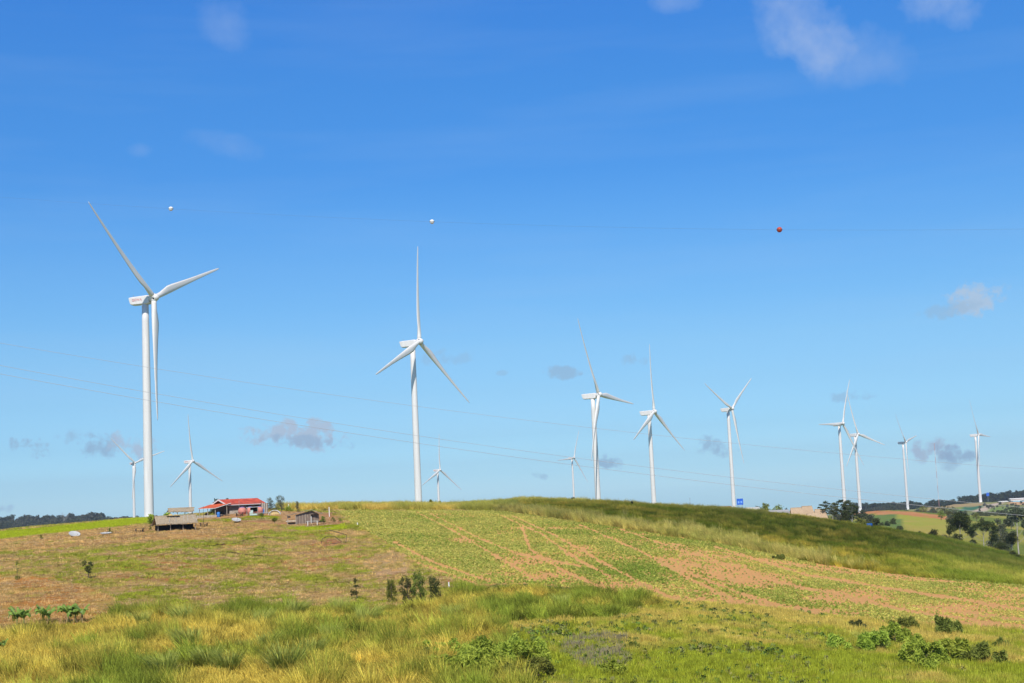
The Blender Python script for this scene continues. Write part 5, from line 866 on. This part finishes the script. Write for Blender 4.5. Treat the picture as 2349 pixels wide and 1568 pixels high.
# ------------------------------------------------------------------ bananas, tussocks and shrubs in the foreground
M_ban = mat('banana_leaf', (.16, .30, .04), col2=(.36, .50, .10), vscale=1.2, transl=.35, spec=.4, rough=.45); M_banst = mat('banana_stem', (.20, .22, .08), var=.3, vscale=3); M_straw2 = mat('dry_leaf', (.36, .25, .13), var=.3, transl=.2)
def banana(px, py, h, lab, seed, stems=2):
    g = ground(px, py); r = empty('banana_plant', (g.x, g.y, g.z - .05), 0, lab, 'banana plant', 'young banana plants in the grass'); q = random.Random(seed); lf = MB(); dry = MB()
    for s_ in range(stems):
        sx, sy = (s_ - (stems - 1) / 2) * .55 * h / 2, q.uniform(-.2, .2); sh = h * q.uniform(.42, .55); MB().tube([(sx, sy, 0), (sx + .03, sy, sh * .6), (sx, sy, sh)], [.10, .085, .05], 8).build('stem', M_banst, r, True)
        for k in range(12):
            a = q.uniform(-1.1, 1.1) + (math.pi if k < 9 else 0); L_ = h * q.uniform(.42, .62); up = q.uniform(.7, 1.3); nS = 9; pts = []
            for i in range(nS + 1):
                t = i / nS; rr = L_ * (math.sin(min(1, t) * 1.5) * .8) * math.cos(up * .5); pts.append(Vector((sx + rr * math.cos(a), sy + rr * math.sin(a), sh * .85 + L_ * (1.45 * up * t - (1.0 if k % 3 else 1.5) * t * t))))
            side = Vector((-math.sin(a), math.cos(a), 0))
            for i in range(nS):
                t0, t1 = i / nS, (i + 1) / nS; w0 = .24 * h / 2 * math.sin(math.pi * min(1, .12 + t0 * .88)) ** .6; w1 = .24 * h / 2 * math.sin(math.pi * min(1, .12 + t1 * .88)) ** .6
                for sg in (-1, 1):
                    gap = .12 * q.random(); dz = Vector((0, 0, -.35 * w0 - q.random() * .5 * w0)); p0, p1 = pts[i].lerp(pts[i + 1], gap), pts[i + 1]; e0, e1 = p0 + side * sg * w0 + dz, p1 + side * sg * w1 * .95 + dz; lf.add([p0, p1, e1, e0], [(0, 1, 2, 3)])
        for k in range(4):
            a = q.uniform(0, 6.28); p = Vector((sx, sy, sh * .6)); e_ = Vector((sx + .3 * math.cos(a), sy + .3 * math.sin(a), .05)); sd = Vector((-math.sin(a), math.cos(a), 0)) * .07; dry.add([p - sd, p + sd, e_ + sd, e_ - sd], [(0, 1, 2, 3)])
    lf.build('leaves', M_ban, r); dry.build('dead_leaves', M_straw2, r)
banana(47, 1440, 2.5, 'left banana plant of the three on the red earth', 1, 2); banana(105, 1432, 2.3, 'middle banana plant of the three on the red earth', 2, 2); banana(172, 1431, 2.7, 'right and largest banana plant on the red earth', 5, 3)
banana(4, 1503, 1.9, 'banana plant sunk in tall grass at the left edge of the picture', 3, 1); banana(76, 1484, 1.4, 'small banana plant half hidden in the golden grass', 4, 1)
M_tus = mat('tussock_blade', (.30, .38, .06), col2=(.66, .66, .16), vscale=.8, transl=.25, spec=.05); M_tusd = mat('dry_tussock_blade', (.42, .34, .14), col2=(.55, .44, .2), vscale=1, transl=.3)
ME_t = [blades(200 + s, 420, 1.5, .026, .45, -.25, .62, M_tus, seg=4, droop=.12) for s in range(3)]; ME_td = [blades(210 + s, 70, .95, .016, .5, .05, .8, M_tusd, seg=3, droop=.2) for s in range(3)]
TUS = [(325, 1445, .95, 'round blue-green tussock left of the bigger one in the tall grass'), (424, 1440, 1.15, 'big blue-green tussock with dry stalks in the upper tall grass'), (300 * 1.0 + 136, 1500, 1.1, 'broad pale tussock in the middle of the left tall grass'), (377, 1563, 1.05, 'dark tussock at the bottom edge, leftmost of the bottom row'), (480, 1545, 1.0, 'tussock at the bottom, second from the left in the bottom row'), (525, 1550, .95, 'leaning tussock at the bottom, third from the left in the bottom row'), (655, 1560, 1.3, 'widest tussock at the bottom, full of dry stalks'), (718, 1512, .85, 'narrow tussock with a dead straw skirt above the widest one'), (560, 1500, .6, 'small silvery tussock beside the golden patch'), (615, 1500, .9, 'tussock leaning left above the widest one'), (680, 1420, 1.0, 'tussock in the upper middle of the tall grass'), (240, 1520, .8, 'dark green tussock leftmost in the golden grass'), (840, 1440, 1.1, 'large pale green tussock left of the four slim trees'), (600, 1440, .9, 'green tussock just under the edge of the mown slope'), (890, 1500, .8, 'low tussock in the golden grass left of the silvery shrub'), (760, 1480, .9, 'ragged tussock in the middle of the golden grass'), (780, 1410, .9, 'flattened dark tussock at the upper edge of the tall grass'), (1040, 1430, .9, 'wide green tussock below the four slim trees'), (1290, 1398, .75, 'compact green tussock right of centre above the mown meadow'), (2010, 1500, 1.0, 'arching tussock beside the bushes at the lower right'), (2180, 1460, .8, 'pale tussock under the edge of the orange soil at right')]
for i, (px, py, s_, lab) in enumerate(TUS):
    g = ground(px, min(py, 1566)); r = empty('grass_tussock', (g.x, g.y, g.z - .05), i * .3, lab, 'tussock', 'large grass tussocks'); r.scale = (s_ * 1.45,) * 3; part('green_blades', ME_t[i % 3], r); part('dry_blades', ME_td[i % 3], r)
def shrub(px, py, hm, wm, lab, lm, n, seed, name='leafy_shrub', asp=.3, ls=.13):
    g = ground(px, min(py, 1567)); q = random.Random(seed); bl = []; hm *= 1.55; wm *= 1.9; n = int(n * 5.5); ls *= 1.3
    for k in range(18): a = q.uniform(0, 6.28); rr = wm / 2 * q.uniform(.05, 1.) ** .7; t_ = rr / (wm / 2); bl.append((rr * math.cos(a) / hm, rr * math.sin(a) / hm, q.uniform(.15, .85 - .45 * t_), q.uniform(.14, .30) * wm / 2.6 / hm, .25 * wm / 2.6 / hm, q.uniform(.12, .24)))
    tree(name, lab, 'shrub', 'leafy shrubs in the foreground', g, hm, bl, n, ls * 1.15, lm, tr=.02, seed=seed, aspect=asp, drp=(-.1, 0, .1), th=.5)
SH = [(1975, 1500, 1.9, 3.0, 'large dark green shrub, biggest of the lower right group', L_bright), (2055, 1482, 1.5, 2.4, 'rounded dark shrub right of the biggest one', L_bright), (2070, 1447, 1.1, 1.8, 'dark twiggy shrub at the edge of the orange soil', L_mid), (2167, 1462, 1.6, 1.7, 'upright dark red-green shrub by the orange soil', L_mid), (2120, 1535, 1.6, 3.0, 'wide bright shrub in the middle of the lower right group', L_bright), (2195, 1518, 1.4, 2.4, 'leafy shrub right of the wide bright one', L_bright), (2250, 1525, 1.3, 2.2, 'low shrub toward the right edge of the lower group', L_mid), (2300, 1495, .8, 1.1, 'small dark shrub near the right edge', L_mid),
      (1010, 1515, 1.3, 2.4, 'dark shrub with silvery leaves in the golden grass at bottom centre', L_bright), (975, 1530, .9, 1.1, 'small dark shrub left of the silvery one', L_mid), (1060, 1556, 1.6, 3.8, 'leafy shrub at the bottom left of the big thicket', L_bright), (1120, 1552, 2.0, 4.2, 'big leafy thicket at the bottom centre', L_bright), (1172, 1545, 2.0, 3.4, 'dark leafy thicket at the bottom centre, right of the big one', L_bright), (1208, 1567, 1.3, 2.0, 'thicket bush at the bottom edge right of centre', L_mid), (955, 1562, .8, 1.2, 'small leafy shrub at the bottom edge left of centre', L_mid),
      (1407, 1548, .7, .95, 'single round green shrub alone on the lower meadow', L_bright), (1082, 1500 + 32, .7, .9, 'little green shrub right of the thicket on the meadow side', L_mid), (1450, 1495, .5, .6, 'tiny green shrub right of the purple weeds', L_mid), (1788, 1284, .7, 1.1, 'small green and grey shrub standing in the bean field', L_mid), (1965, 1470 - 22, .8, .9, 'small olive shrub at the left of the lower right group', L_olive)]
for i, (px, py, hm, wm, lab, lm) in enumerate(SH): shrub(px, py, hm, wm, lab, lm, int(300 + 260 * wm), 300 + i)
g = ground(1935 * .9 - 47, 1466); tag(MB().lathe([(.3, -.05), (.28, .12), (.18, .24), (.02, .28)], 14).build('stone', M_straw, None, True, loc=g), 'pale round hay clump lying alone on the green meadow', 'clump')
# ------------------------------------------------------------------ cloud behind the camera that shades the ridge, and the air
#AIR
rc = random.Random(3)
b = bpy.data.meshes.new('cloud'); import bmesh
bm_ = bmesh.new(); bmesh.ops.create_icosphere(bm_, subdivisions=4, radius=1)
for v in bm_.verts:
    n_ = float(fbm(np.array([v.co.x * 2 + 5]), np.array([v.co.y * 2 + v.co.z * 1.5]), 77, 4)[0]); k_ = .72 + .55 * n_; v.co = Vector((v.co.x * 72 * k_, v.co.y * 52 * k_, v.co.z * (20 if v.co.z > 0 else 9) * k_))
bm_.to_mesh(b); bm_.free(); M_cl = bpy.data.materials.new('cloud'); M_cl.use_nodes = True; nt = M_cl.node_tree; nt.nodes.clear()
vs = N('ShaderNodeVolumeScatter'); vs.inputs['Color'].default_value = (1, 1, 1, 1); vs.inputs['Density'].default_value = .030; o_ = N('ShaderNodeOutputMaterial'); Lk(vs.outputs[0], o_.inputs['Volume']); b.materials.append(M_cl)
cl = bpy.data.objects.new('cloud', b); C.objects.link(cl); tgt = Vector((62, 305, -10)); cl.location = tgt + sdir * (350 / sdir.z); cl.rotation_euler = (0, 0, R_(-24)); cl['kind'] = 'stuff'; cl['label'] = 'unseen fair weather cloud overhead, out of view, placed to shade the ridge'; cl['category'] = 'cloud'
HAZE = .8e-4
if HAZE:
    hz = MB().box((300, 3200, 40), (9000, 8600, 290)); me_h = bpy.data.meshes.new('haze'); me_h.from_pydata(hz.v, [], hz.f); M_h = bpy.data.materials.new('haze'); M_h.use_nodes = True; nt = M_h.node_tree; nt.nodes.clear()
    pv = N('ShaderNodeVolumePrincipled'); pv.inputs['Color'].default_value = (.80, .88, 1, 1); pv.inputs['Density'].default_value = HAZE; pv.inputs['Anisotropy'].default_value = .2; o_ = N('ShaderNodeOutputMaterial'); Lk(pv.outputs[0], o_.inputs['Volume']); me_h.materials.append(M_h)
    ho = bpy.data.objects.new('haze', me_h); C.objects.link(ho); ho['kind'] = 'stuff'; ho['label'] = 'thin pale air haze over the whole landscape'; ho['category'] = 'haze'
